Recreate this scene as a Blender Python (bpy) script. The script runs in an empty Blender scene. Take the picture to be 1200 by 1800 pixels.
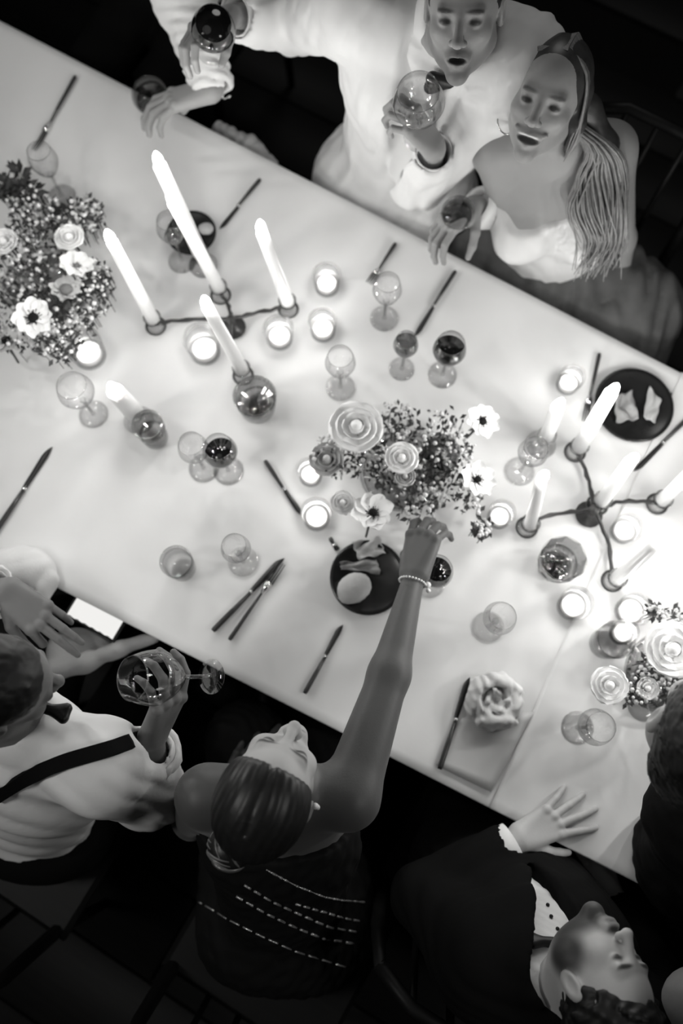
import bpy, math, random
import numpy as np
from mathutils import Vector, Matrix
from mathutils.bvhtree import BVHTree
from concurrent.futures import ThreadPoolExecutor

random.seed(7)
C = bpy.context.scene.collection
SC = bpy.context.scene

# ------------------------------------------------------------------ camera
CAM_H = 2.60
F_PX = 1500.0
TILT = math.atan(390.0 / F_PX)
TABLE_Z = 0.75
cam_d = bpy.data.cameras.new('camera')
cam_d.sensor_fit = 'HORIZONTAL'
cam_d.sensor_width = 24.0
cam_d.lens = F_PX / 1200.0 * 24.0
cam_d.clip_start = 0.05
cam_d.dof.use_dof = True
cam_d.dof.focus_distance = 1.50
cam_d.dof.aperture_fstop = 1.6
cam = bpy.data.objects.new('camera', cam_d)
cam.location = (0, 0, CAM_H)
cam.rotation_euler = (TILT, 0, 0)
C.objects.link(cam)
SC.camera = cam

# ------------------------------------------------------------------ world, fill light, exposure
wd = bpy.data.worlds.new('dim_room')
SC.world = wd
wd.use_nodes = True
wd.node_tree.nodes['Background'].inputs[0].default_value = (1.0, 0.99, 0.965, 1)
wd.node_tree.nodes['Background'].inputs[1].default_value = 0.05
SC.view_settings.view_transform = 'Standard'
SC.view_settings.look = 'None'
SC.view_settings.gamma = 1.0
SC.view_settings.use_curve_mapping = False
SC.view_settings.exposure = 0.0
WARM = (1.0, 0.99, 0.965)
TAPER_W = 1.0
VOTIVE_W = 0.18


def lamp_area(name, loc, aim, size, watts, spread=180):
    l = bpy.data.lights.new(name, 'AREA')
    l.shape = 'DISK'
    l.size = size
    l.energy = watts
    l.color = WARM
    l.spread = math.radians(spread)
    o = bpy.data.objects.new(name, l)
    o.location = loc
    o.rotation_euler = (Vector(aim) - Vector(loc)).to_track_quat('-Z', 'Y').to_euler()
    C.objects.link(o)
    return o


# fill lights added out of view to brighten cloth, shirts and faces
lamp_area('fill_light', (0.5, 3.4, 3.2), (0, 0.6, 0.8), 1.2, 12.0)
lamp_area('fill_light', (-0.9, 0.3, 3.4), (0, 0.2, 0.8), 1.6, 3.0)
lamp_area('fill_light', (-1.7, -0.1, 2.9), (-0.55, -0.25, 1.0), 0.5, 2.8, 80)
lamp_area('fill_light', (1.8, -0.6, 2.9), (0.5, -0.1, 0.8), 0.5, 3.0, 90)

# ------------------------------------------------------------------ picture <-> place helpers
ct, st_ = math.cos(TILT), math.sin(TILT)


def ray(px, py):
    u, v = (px - 600) / F_PX, -(py - 900) / F_PX
    return Vector((u, st_ + v * ct, -ct + v * st_))


def W(px, py, z):
    d = ray(px, py)
    t = (CAM_H - z) / -d.z
    return Vector((d.x * t, d.y * t, z))


def proj(p):
    x, y, z = p[0], p[1], p[2] - CAM_H
    depth = y * st_ - z * ct
    return 600 + F_PX * x / depth, 900 - F_PX * (y * ct + z * st_) / depth


CAMP = Vector((0, 0, CAM_H))


def unit(v):
    v = Vector(v)
    return v / v.length


# ------------------------------------------------------------------ materials
MATS = {}


def grey(name, v, rough=0.6, spec=0.3, noise=0.0, nscale=40.0, bump=0.0, bscale=200.0, metal=0.0, sheen=0.0, sss=0.0, stretch=None, tone=False):
    m = bpy.data.materials.new(name)
    m.use_nodes = True
    nt = m.node_tree
    b = nt.nodes['Principled BSDF']
    b.inputs['Base Color'].default_value = (v, v, v, 1)
    b.inputs['Roughness'].default_value = rough
    b.inputs['Specular IOR Level'].default_value = spec
    b.inputs['Metallic'].default_value = metal
    b.inputs['Sheen Weight'].default_value = sheen
    if sss:
        b.inputs['Subsurface Weight'].default_value = sss
        b.inputs['Subsurface Radius'].default_value = (1, 1, 1)
        b.inputs['Subsurface Scale'].default_value = 0.01
    tc = nt.nodes.new('ShaderNodeTexCoord')
    src = tc.outputs['Object']
    if stretch:
        mp = nt.nodes.new('ShaderNodeMapping')
        mp.inputs['Scale'].default_value = stretch
        nt.links.new(src, mp.inputs['Vector'])
        src = mp.outputs['Vector']
    if tone:
        at = nt.nodes.new('ShaderNodeAttribute')
        at.attribute_name = 'tone'
        nt.links.new(at.outputs['Color'], b.inputs['Base Color'])
    elif noise:
        n = nt.nodes.new('ShaderNodeTexNoise')
        n.inputs['Scale'].default_value = nscale
        n.inputs['Detail'].default_value = 5
        nt.links.new(src, n.inputs['Vector'])
        mr = nt.nodes.new('ShaderNodeMapRange')
        mr.inputs['To Min'].default_value = v * (1 - noise)
        mr.inputs['To Max'].default_value = min(1, v * (1 + noise))
        nt.links.new(n.outputs['Fac'], mr.inputs['Value'])
        nt.links.new(mr.outputs['Result'], b.inputs['Base Color'])
    if bump:
        n2 = nt.nodes.new('ShaderNodeTexNoise')
        n2.inputs['Scale'].default_value = bscale
        n2.inputs['Detail'].default_value = 4
        nt.links.new(src, n2.inputs['Vector'])
        bp = nt.nodes.new('ShaderNodeBump')
        bp.inputs['Strength'].default_value = bump
        bp.inputs['Distance'].default_value = 0.004
        nt.links.new(n2.outputs['Fac'], bp.inputs['Height'])
        nt.links.new(bp.outputs['Normal'], b.inputs['Normal'])
    MATS[name] = m
    return m


def glass_mat(name, clear=0.96, edge=0.35, gloss=0.55, rough=0.04):
    m = bpy.data.materials.new(name)
    m.use_nodes = True
    nt = m.node_tree
    nt.nodes.remove(nt.nodes['Principled BSDF'])
    out = nt.nodes['Material Output']
    lw = nt.nodes.new('ShaderNodeLayerWeight')
    lw.inputs['Blend'].default_value = 0.35
    pw = nt.nodes.new('ShaderNodeMath')
    pw.operation = 'POWER'
    pw.inputs[1].default_value = 1.6
    nt.links.new(lw.outputs['Facing'], pw.inputs[0])
    cr = nt.nodes.new('ShaderNodeMapRange')
    cr.inputs['To Min'].default_value = clear
    cr.inputs['To Max'].default_value = edge
    nt.links.new(pw.outputs[0], cr.inputs['Value'])
    tr = nt.nodes.new('ShaderNodeBsdfTransparent')
    nt.links.new(cr.outputs['Result'], tr.inputs['Color'])
    gl = nt.nodes.new('ShaderNodeBsdfGlossy')
    gl.inputs['Roughness'].default_value = rough
    gl.inputs['Color'].default_value = (1, 1, 1, 1)
    fr = nt.nodes.new('ShaderNodeMapRange')
    fr.inputs['To Min'].default_value = 0.05
    fr.inputs['To Max'].default_value = gloss
    nt.links.new(pw.outputs[0], fr.inputs['Value'])
    mx = nt.nodes.new('ShaderNodeMixShader')
    nt.links.new(fr.outputs['Result'], mx.inputs[0])
    nt.links.new(tr.outputs[0], mx.inputs[1])
    nt.links.new(gl.outputs[0], mx.inputs[2])
    nt.links.new(mx.outputs[0], out.inputs['Surface'])
    MATS[name] = m
    return m


def flame_mat():
    m = bpy.data.materials.new('flame')
    m.use_nodes = True
    nt = m.node_tree
    nt.nodes.remove(nt.nodes['Principled BSDF'])
    em = nt.nodes.new('ShaderNodeEmission')
    em.inputs['Color'].default_value = (1, 0.99, 0.965, 1)
    em.inputs['Strength'].default_value = 6.0
    tr = nt.nodes.new('ShaderNodeBsdfTransparent')
    ad = nt.nodes.new('ShaderNodeAddShader')
    nt.links.new(em.outputs[0], ad.inputs[0])
    nt.links.new(tr.outputs[0], ad.inputs[1])
    nt.links.new(ad.outputs[0], nt.nodes['Material Output'].inputs['Surface'])
    MATS['flame'] = m


flame_mat()
sm_ = bpy.data.materials.new('screen')
sm_.use_nodes = True
sm_.node_tree.nodes['Principled BSDF'].inputs['Base Color'].default_value = (0.05, 0.05, 0.05, 1)
sm_.node_tree.nodes['Principled BSDF'].inputs['Emission Color'].default_value = (1, 0.99, 0.965, 1)
sm_.node_tree.nodes['Principled BSDF'].inputs['Emission Strength'].default_value = 0.85
MATS['screen'] = sm_
glass_mat('clear_glass', clear=0.985, edge=0.33)
glass_mat('amber_drink', clear=0.42, edge=0.15, gloss=0.5)
glass_mat('thick_glass', clear=0.93, edge=0.2, gloss=0.7)
glass_mat('frosted_glass', clear=0.93, edge=0.75, gloss=0.25, rough=0.3)
grey('linen', 0.80, 0.85, 0.1, noise=0.05, nscale=7, bump=0.25, bscale=18)
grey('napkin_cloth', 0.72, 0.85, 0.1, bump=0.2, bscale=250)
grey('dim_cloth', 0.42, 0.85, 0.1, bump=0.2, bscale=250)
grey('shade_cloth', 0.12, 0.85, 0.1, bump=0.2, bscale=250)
grey('dark_wood', 0.006, 0.5, 0.2, noise=0.4, nscale=9, bump=0.1, bscale=60, stretch=(1, 12, 1))
grey('black_floor', 0.010, 0.55, 0.15, noise=0.4, nscale=6, stretch=(14, 1, 1))
grey('dark_plaster', 0.06, 0.9, 0.1, noise=0.2, nscale=5, bump=0.2, bscale=40)
grey('black_metal', 0.02, 0.3, 0.5)
grey('steel', 0.22, 0.22, 0.5, metal=1.0)
grey('silver', 0.7, 0.18, 0.5, metal=1.0)
grey('dark_steel', 0.05, 0.3, 0.5, metal=0.4)
grey('wax', 0.93, 0.4, 0.4, sss=0.6)
grey('wick', 0.01, 0.9)
grey('wine', 0.006, 0.08, 0.6)
glass_mat('water', clear=0.97, edge=0.55, gloss=0.5)
grey('stoneware', 0.015, 0.25, 0.5, noise=0.3, nscale=30)
grey('bread', 0.5, 0.7, 0.2, noise=0.2, nscale=40, bump=0.3, bscale=90)
grey('salad', 0.3, 0.6, 0.3, noise=0.35, nscale=60, bump=0.3)
grey('petal', 0.92, 0.7, 0.15, sss=0.15)
grey('petal_grey', 0.55, 0.7, 0.15)
grey('dark_pistil', 0.012, 0.8, 0.1, bump=0.6, bscale=300)
grey('grey_pistil', 0.18, 0.8, 0.1, bump=0.6, bscale=300)
grey('leaf', 0.055, 0.6, 0.3, noise=0.4, nscale=30)
grey('stem', 0.07, 0.6, 0.3)
grey('blossom', 0.7, 0.7, 0.1)
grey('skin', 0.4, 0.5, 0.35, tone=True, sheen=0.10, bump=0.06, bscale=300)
grey('hair_dark', 0.014, 0.42, 0.4, noise=0.5, nscale=90)
grey('hair_shine', 0.16, 0.28, 0.8, noise=0.5, nscale=90)  # paler than hair_dark: glints on the coils put into the colour
grey('hair_black', 0.008, 0.5, 0.4, noise=0.5, nscale=90)
grey('hair_root', 0.05, 0.4, 0.5, noise=0.6, nscale=60)
grey('hair_blond', 0.24, 0.4, 0.5, noise=0.6, nscale=60)
grey('white_cotton', 0.78, 0.8, 0.1, bump=0.45, bscale=26, noise=0.03)
grey('white_jacket', 0.78, 0.8, 0.1, bump=0.3, bscale=16, noise=0.03)
grey('black_suit', 0.006, 0.9, 0.08, bump=0.1)
grey('black_satin', 0.008, 0.4, 0.35)
grey('black_dress', 0.009, 0.75, 0.1)
grey('white_satin', 0.75, 0.45, 0.35, bump=0.1, bscale=20)
grey('tulle', 0.10, 0.9, 0.05, noise=0.5, nscale=14, bump=0.5, bscale=25)
grey('sequin', 0.55, 0.25, 0.6, metal=0.6)
grey('pearl', 0.8, 0.2, 0.6)
grey('paper', 0.97, 0.8, 0.1)
grey('menu_paper', 0.6, 0.8, 0.1)
M = MATS


# ------------------------------------------------------------------ object helpers
def empty(name, loc, label, cat, group=None, rz=0.0):
    o = bpy.data.objects.new(name, None)
    o.empty_display_size = 0.05
    o.location = loc
    o.rotation_euler = (0, 0, rz)
    C.objects.link(o)
    tag(o, label, cat, group)
    return o


def tag(o, label=None, cat=None, group=None, kind=None):
    if label:
        n = len(label.split())
        if n < 4 or n > 16:
            print('LABEL WORDS', n, label)
        o['label'] = label
    if cat:
        o['category'] = cat
    if group:
        o['group'] = group
    if kind:
        o['kind'] = kind
    return o


def mesh_obj(name, verts, faces, mat, parent=None, smooth=True, label=None, world=False):
    me = bpy.data.meshes.new(name)
    if isinstance(verts, np.ndarray):
        verts = verts.astype(np.float32)
        if isinstance(faces, np.ndarray) and len(faces):
            k = faces.shape[1]
            me.vertices.add(len(verts))
            me.vertices.foreach_set('co', verts.ravel())
            me.loops.add(faces.size)
            me.loops.foreach_set('vertex_index', faces.astype(np.int32).ravel())
            me.polygons.add(len(faces))
            me.polygons.foreach_set('loop_start', np.arange(0, faces.size, k, dtype=np.int32))
            me.update(calc_edges=True)
        else:
            me.from_pydata(verts.tolist(), [], faces)
    else:
        me.from_pydata([tuple(v) for v in verts], [], faces)
    me.materials.append(mat)
    if smooth:
        me.polygons.foreach_set('use_smooth', [True] * len(me.polygons))
    me.update()
    o = bpy.data.objects.new(name, me)
    C.objects.link(o)
    if parent is not None:
        o.parent = parent
        if world:
            o.matrix_parent_inverse = parent_world(parent).inverted()
    if label:
        o['label'] = label
    return o


def parent_world(p):
    m = Matrix.LocRotScale(p.location, p.rotation_euler, p.scale)
    if p.parent is not None:
        m = parent_world(p.parent) @ p.matrix_parent_inverse @ m
    return m


class MB:
    """collects verts and faces of one mesh"""

    def __init__(s):
        s.v, s.f = [], []

    def add(s, v, f):
        n = len(s.v)
        s.v += [tuple(a) for a in v]
        s.f += [tuple(i + n for i in q) for q in f]
        return s

    def obj(s, name, mat, parent=None, smooth=True, label=None, world=False):
        return mesh_obj(name, s.v, s.f, mat, parent, smooth, label, world)

    def lathe(s, prof, n=28, c=(0, 0, 0), M4=None):
        v, f = [], []
        for r, z in prof:
            for i in range(n):
                a = 2 * math.pi * i / n
                p = Vector((r * math.cos(a), r * math.sin(a), z))
                if M4 is not None:
                    p = M4 @ p
                v.append(p + Vector(c))
        for j in range(len(prof) - 1):
            for i in range(n):
                k = (i + 1) % n
                f.append((j * n + i, j * n + k, (j + 1) * n + k, (j + 1) * n + i))
        return s.add(v, f)

    def tube(s, pts, rad, n=8, cap=True):
        pts = [Vector(p) for p in pts]
        if not hasattr(rad, '__len__'):
            rad = [rad] * len(pts)
        v, f = [], []
        prev = None
        for i, p in enumerate(pts):
            t = (pts[min(i + 1, len(pts) - 1)] - pts[max(i - 1, 0)])
            t = t.normalized() if t.length > 1e-9 else Vector((0, 0, 1))
            if prev is None:
                a = Vector((0, 0, 1)) if abs(t.z) < 0.9 else Vector((1, 0, 0))
                prev = t.cross(a).normalized()
            x = (prev - t * prev.dot(t)).normalized()
            y = t.cross(x)
            prev = x
            for k in range(n):
                an = 2 * math.pi * k / n
                v.append(p + (x * math.cos(an) + y * math.sin(an)) * rad[i])
        for j in range(len(pts) - 1):
            for k in range(n):
                l = (k + 1) % n
                f.append((j * n + k, j * n + l, (j + 1) * n + l, (j + 1) * n + k))
        if cap:
            f.append(tuple(range(n))[::-1])
            f.append(tuple((len(pts) - 1) * n + k for k in range(n)))
        return s.add(v, f)

    def box(s, c, h, R=None, bev=0.0):
        c = Vector(c)
        v = []
        if bev <= 0:
            for sx in (-1, 1):
                for sy in (-1, 1):
                    for sz in (-1, 1):
                        p = Vector((sx * h[0], sy * h[1], sz * h[2]))
                        v.append((R @ p if R else p) + c)
            f = [(0, 1, 3, 2), (4, 6, 7, 5), (0, 4, 5, 1), (2, 3, 7, 6), (0, 2, 6, 4), (1, 5, 7, 3)]
            return s.add(v, f)
        prof = [(1 - bev / h[0], 1 - bev / h[1], -1), (1, 1, -1 + bev / h[2]), (1, 1, 1 - bev / h[2]), (1 - bev / h[0], 1 - bev / h[1], 1)]
        for ax, ay, az in prof:
            for sx, sy in ((-1, -1), (1, -1), (1, 1), (-1, 1)):
                p = Vector((sx * ax * h[0], sy * ay * h[1], az * h[2]))
                v.append((R @ p if R else p) + c)
        f = [(3, 2, 1, 0), (12, 13, 14, 15)]
        for j in range(3):
            for k in range(4):
                l = (k + 1) % 4
                f.append((j * 4 + k, j * 4 + l, j * 4 + 4 + l, j * 4 + 4 + k))
        return s.add(v, f)

    def ball(s, c, r, n=10, m=7, R=None):
        if not hasattr(r, '__len__'):
            r = (r, r, r)
        v, f = [], []
        for j in range(m + 1):
            th = math.pi * j / m
            for i in range(n):
                a = 2 * math.pi * i / n
                p = Vector((r[0] * math.sin(th) * math.cos(a), r[1] * math.sin(th) * math.sin(a), r[2] * math.cos(th)))
                v.append((R @ p if R else p) + Vector(c))
        for j in range(m):
            for i in range(n):
                k = (i + 1) % n
                f.append((j * n + i, (j + 1) * n + i, (j + 1) * n + k, j * n + k))
        return s.add(v, f)


def copy_tree(o, parent=None):
    c = o.copy()
    C.objects.link(c)
    if parent is not None:
        c.parent = parent
    for ch in list(o.children):
        copy_tree(ch, c)
    return c


# ------------------------------------------------------------------ signed-distance modelling (bodies, cloth, hair)
F32 = np.float32


def v3(p):
    return np.array([p[0], p[1], p[2]], F32)


def rc(a, b, ra, rb, k=0.02, op='u'):
    a, b = v3(a), v3(b)
    return dict(t='rc', a=a, b=b, ra=ra, rb=rb, k=k, op=op, c=(a + b) / 2, R=float(np.linalg.norm(b - a)) / 2 + max(ra, rb))


def el(c, r, R=None, k=0.02, op='u'):
    if not hasattr(r, '__len__'):
        r = (r, r, r)
    R = np.eye(3, dtype=F32) if R is None else np.array(R, F32)
    return dict(t='el', c=v3(c), r=np.array(r, F32), Rm=R, k=k, op=op, R=max(r))


def bx(c, h, R=None, rr=0.005, k=0.01, op='u'):
    R = np.eye(3, dtype=F32) if R is None else np.array(R, F32)
    return dict(t='bx', c=v3(c), h=np.array(h, F32), Rm=R, rr=rr, k=k, op=op, R=float(np.linalg.norm(h)))


def pl(c, n, k=0.004):
    """keep the side the normal points away from"""
    return dict(t='pl', c=v3(c), n=v3(unit(n)), k=k, op='i', R=1e9)


def prim_d(p, P):
    if p['t'] == 'rc':
        ba = p['b'] - p['a']
        pa = P - p['a']
        tt = np.clip(pa @ ba / max(float(ba @ ba), 1e-9), 0, 1)
        q = pa - tt[:, None] * ba
        return np.sqrt(np.einsum('ij,ij->i', q, q)) - (p['ra'] + (p['rb'] - p['ra']) * tt)
    if p['t'] == 'el':
        q = (P - p['c']) @ p['Rm']
        k0 = np.sqrt(np.einsum('ij,ij->i', q / p['r'], q / p['r']))
        qq = q / (p['r'] * p['r'])
        k1 = np.sqrt(np.einsum('ij,ij->i', qq, qq))
        return np.where(k0 < 1e-4, -p['r'].min(), k0 * (k0 - 1) / np.maximum(k1, 1e-6))
    if p['t'] == 'bx':
        q = np.abs((P - p['c']) @ p['Rm']) - (p['h'] - p['rr'])
        m = np.maximum(q, 0)
        return np.sqrt(np.einsum('ij,ij->i', m, m)) + np.minimum(q.max(1), 0) - p['rr']
    return (P - p['c']) @ p['n']


def sdf(prims, P, disp=None):
    d = np.full(len(P), 1e3, F32)
    for p in prims:
        q = prim_d(p, P).astype(F32)
        k = p['k']
        if p['op'] == 'u':
            h = np.clip(0.5 + 0.5 * (d - q) / k, 0, 1)
            d = d + (q - d) * h - k * h * (1 - h)
        else:
            if p['op'] == 's':
                q = -q
            h = np.clip(0.5 - 0.5 * (d - q) / k, 0, 1)
            d = d + (q - d) * h + k * h * (1 - h)
    if disp is not None:
        d = d + disp(P).astype(F32)
    return d


POOL = ThreadPoolExecutor(4)
CORN = np.array([[i, j, k] for i in (0, 1) for j in (0, 1) for k in (0, 1)])


def surf(prims, h, lo=None, hi=None, disp=None, amp=0.0):
    """naive surface nets over the zero set, returns vertices and quads"""
    us = [p for p in prims if p['op'] == 'u']
    plo = np.min([p['c'] - p['R'] for p in us], 0) - 3 * h - amp
    phi = np.max([p['c'] + p['R'] for p in us], 0) + 3 * h + amp
    lo = plo if lo is None else np.maximum(plo, np.array(lo, F32))
    hi = phi if hi is None else np.minimum(phi, np.array(hi, F32))
    B = 8
    nb = np.maximum(1, np.ceil((hi - lo) / (h * B)).astype(int))
    D = np.empty(tuple(nb * B), F32)
    S = 4
    off = (np.indices((B, B, B)).reshape(3, -1).T).astype(F32)
    jobs = [(i, j, k) for i in range(0, nb[0], S) for j in range(0, nb[1], S) for k in range(0, nb[2], S)]

    def job(t):
        e = np.minimum(np.array(t) + S, nb) - np.array(t)
        bi = np.indices(tuple(e)).reshape(3, -1).T + np.array(t)
        cen = (lo + (bi * B + B / 2) * h).astype(F32)
        mid = cen.mean(0)
        rad = float(np.linalg.norm(cen.max(0) - cen.min(0))) / 2 + B * h * 0.9
        loc = [p for p in prims if p['R'] > 1e8 or np.linalg.norm(p['c'] - mid) < rad + p['R'] + p['k'] + amp + 0.02]
        if not any(p['op'] == 'u' for p in loc):
            for b in bi:
                D[b[0] * B:b[0] * B + B, b[1] * B:b[1] * B + B, b[2] * B:b[2] * B + B] = 1.0
            return
        dc = sdf(loc, cen, disp)
        act = np.abs(dc) < B * h * 1.5 + amp
        for b, d in zip(bi[~act], dc[~act]):
            D[b[0] * B:b[0] * B + B, b[1] * B:b[1] * B + B, b[2] * B:b[2] * B + B] = d
        ab = bi[act]
        if len(ab):
            P = (lo + ((ab[:, None, :] * B).astype(F32) + off[None]) * h).reshape(-1, 3).astype(F32)
            r = sdf(loc, P, disp).reshape(-1, B, B, B)
            for b, d in zip(ab, r):
                D[b[0] * B:b[0] * B + B, b[1] * B:b[1] * B + B, b[2] * B:b[2] * B + B] = d

    list(POOL.map(job, jobs))
    ins = D < 0
    n = np.array(D.shape)
    cnt = np.zeros(tuple(n - 1), np.uint8)
    for c in CORN:
        cnt += ins[c[0]:n[0] - 1 + c[0], c[1]:n[1] - 1 + c[1], c[2]:n[2] - 1 + c[2]]
    cells = np.argwhere((cnt > 0) & (cnt < 8))
    if not len(cells):
        return np.zeros((0, 3), F32), np.zeros((0, 4), int)
    vals = np.stack([D[cells[:, 0] + c[0], cells[:, 1] + c[1], cells[:, 2] + c[2]] for c in CORN], 1)
    acc = np.zeros((len(cells), 3), F32)
    num = np.zeros(len(cells), F32)
    for a in range(8):
        for b in range(a + 1, 8):
            if np.abs(CORN[a] - CORN[b]).sum() == 1:
                x = (vals[:, a] < 0) != (vals[:, b] < 0)
                t = np.where(x, vals[:, a] / np.where(x, vals[:, a] - vals[:, b], 1), 0)
                acc += np.where(x[:, None], CORN[a] + t[:, None] * (CORN[b] - CORN[a]), 0)
                num += x
    V = lo + (cells + acc / num[:, None]) * h
    idx = np.full(tuple(n - 1), -1, np.int32)
    idx[cells[:, 0], cells[:, 1], cells[:, 2]] = np.arange(len(cells))
    Q = []
    for ax in range(3):
        o1, o2 = (ax + 1) % 3, (ax + 2) % 3
        sl0 = [slice(None)] * 3
        sl1 = [slice(None)] * 3
        sl0[ax] = slice(0, n[ax] - 1)
        sl1[ax] = slice(1, n[ax])
        x = ins[tuple(sl0)] != ins[tuple(sl1)]
        e = np.argwhere(x)
        e = e[(e[:, o1] > 0) & (e[:, o2] > 0) & (e[:, o1] < n[o1] - 1) & (e[:, o2] < n[o2] - 1)]
        if not len(e):
            continue
        q = []
        for d1, d2 in ((0, 0), (1, 0), (1, 1), (0, 1)):
            g = e.copy()
            g[:, o1] -= d1
            g[:, o2] -= d2
            q.append(idx[g[:, 0], g[:, 1], g[:, 2]])
        q = np.stack(q, 1)
        fl = ins[e[:, 0], e[:, 1], e[:, 2]]
        q[~fl] = q[~fl][:, ::-1]
        Q.append(q)
    Q = np.concatenate(Q)
    Q = Q[(Q >= 0).all(1)]
    return V.astype(F32), Q


def sdf_obj(name, prims, h, mat, parent, disp=None, amp=0.0, fine=(), label=None):
    """one mesh; fine = [(centre, half size, step)] boxes meshed at a finer step"""
    V, Q = surf(prims, h, disp=disp, amp=amp)
    for c, s, fh in fine:
        c = v3(c)
        ins = (np.abs(V - c) < s - h * 0.6).all(1)
        keep = ~ins[Q].all(1)
        Q = Q[keep]
        v, q = surf(prims, fh, c - s, c + s, disp, amp)
        Q = np.concatenate([Q, q + len(V)])
        V = np.concatenate([V, v])
    used = np.unique(Q)
    mp = np.full(len(V), -1)
    mp[used] = np.arange(len(used))
    V, Q = V[used], mp[Q]
    o = mesh_obj(name, V, Q, mat, parent, True, label, world=True)
    return o


def folds(seed, amp, lam, main=None):
    r = np.random.RandomState(seed)
    ks, ph = [], []
    for i in range(5):
        d = r.normal(size=3)
        if main is not None:
            d = d * 0.45 + np.array(main) * r.choice([-1, 1])
        d /= np.linalg.norm(d)
        ks.append(d * 2 * np.pi / (lam * (0.6 + 0.9 * r.rand())))
        ph.append(r.rand() * 6.28)
    ks = np.array(ks, F32)

    def f(P):
        w = np.sin(P @ ks[0] * 0.5 + ph[0])
        a = np.sin(P @ ks[1] + ph[1] + 1.5 * w)
        b = np.sin(P @ ks[2] + ph[2] + 1.2 * a)
        c = np.sin(P @ ks[3] * 1.7 + ph[3] + w * 2)
        return amp * (0.55 * (1 - np.abs(a)) * 2 - 0.55 + 0.4 * b + 0.25 * c)

    return f


def frame(fwd, up):
    f = unit(fwd)
    u = Vector(up) - f * Vector(up).dot(f)
    u.normalize()
    r = f.cross(u)
    return np.array([[r.x, f.x, u.x], [r.y, f.y, u.y], [r.z, f.z, u.z]], F32)   # columns right, forward, up


class Head:
    def __init__(s, c, fwd, up, scale=1.0):
        s.c, s.R, s.s = v3(c), frame(fwd, up), scale

    def p(s, x, y, z):
        return s.c + s.R @ np.array([x, y, z], F32) * s.s

    def e(s, x, y, z, r, k=0.02, op='u'):
        return el(s.p(x, y, z), tuple(q * s.s for q in r), s.R, k * s.s, op)

    def r(s, a, b, ra, rb, k=0.02, op='u'):
        return rc(s.p(*a), s.p(*b), ra * s.s, rb * s.s, k * s.s, op)

    def prims(s, mouth=0.0, female=False, smile=0.0):
        L = [s.e(0, -0.012, 0.035, (0.074, 0.095, 0.082)),
             s.e(0, 0.022, -0.03, (0.059, 0.064, 0.085), 0.03)]
        jr = 0.018 if female else 0.023
        for sx in (-1, 1):
            L += [s.r((sx * 0.046, 0.0, -0.055), (0, 0.066, -0.1), jr, 0.013, 0.025),
                  s.e(sx * 0.040, 0.056, -0.022, (0.021, 0.02, 0.02), 0.02)]
        L += [s.e(0, 0.074, -0.103, (0.017, 0.014, 0.014), 0.018),
              s.r((-0.036, 0.074, 0.02), (0.036, 0.074, 0.02), 0.011, 0.011, 0.014)]
        for sx in (-1, 1):
            L += [s.e(sx * 0.031, 0.1, 0.004, (0.018, 0.02, 0.011), 0.014, 's'),
                  s.e(sx * 0.031, 0.071, 0.003, (0.0135, 0.0135, 0.0125), 0.004)]
        L += [s.r((0, 0.084, 0.012), (0, 0.107, -0.026), 0.0075, 0.0105, 0.010),
              s.e(0, 0.109, -0.028, (0.011, 0.010, 0.009), 0.006)]
        for sx in (-1, 1):
            L += [s.e(sx * 0.012, 0.097, -0.031, (0.0075, 0.009, 0.007), 0.006)]
        # mouth
        L += [s.e(0, 0.083, -0.065, (0.027, 0.012, 0.017), 0.014)]
        if mouth > 0:
            w = 0.024 + smile * 0.008
            zc = -0.0585 + smile * 0.004
            for sx in (-1, 1):
                L += [s.r((0, 0.0895, -0.0575), (sx * w * .95, 0.078, zc), 0.0046, 0.0034, 0.005),
                      s.r((0, 0.0885, -0.070 - mouth), (sx * w * .95, 0.078, zc), 0.0052, 0.0034, 0.005)]
            L += [s.e(0, 0.094, -0.0625 - mouth * .5, (w * .82, 0.014, 0.003 + mouth * 0.42), 0.003, 's')]
        else:
            L += [s.r((-0.017, 0.090, -0.0585), (0.017, 0.090, -0.0585), 0.0052, 0.0052, 0.005),
                  s.r((-0.015, 0.089, -0.0700), (0.015, 0.089, -0.0700), 0.0060, 0.0060, 0.005),
                  s.e(0, 0.101, -0.0643, (0.023, 0.010, 0.0018), 0.002, 's')]
        for sx in (-1, 1):
            L += [s.e(sx * 0.077, -0.014, -0.002, (0.009, 0.019, 0.031), 0.008),
                  s.e(sx * 0.085, -0.008, 0.0, (0.006, 0.010, 0.018), 0.005, 's')]
        return L

    def tones(s, skin, lips=0.55, brow=0.12, beard=None, eyes=0.06):
        T = []
        if beard is not None:
            T += [(s.p(0, 0.03, -0.095), (0.072, 0.080, 0.042), beard, 0.3), (s.p(0, 0.098, -0.0475), (0.027, 0.014, 0.0075), beard, 0.4)]
            for sx in (-1, 1):
                T += [(s.p(sx * 0.062, 0.005, -0.055), (0.028, 0.042, 0.042), beard, 0.4)]
        T += [(s.p(0, 0.092, -0.064), (0.021, 0.014, 0.010), skin * lips, 0.3)]
        for sx in (-1, 1):
            T += [(s.p(sx * 0.031, 0.086, 0.003), (0.0145, 0.016, 0.0062), eyes, 0.35),
                  (s.p(sx * 0.033, 0.086, 0.024), (0.020, 0.014, 0.0048), brow, 0.4)]
        return [(c, np.array(r, F32) * s.s, v, so, s.R) for c, r, v, so in T]


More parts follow.
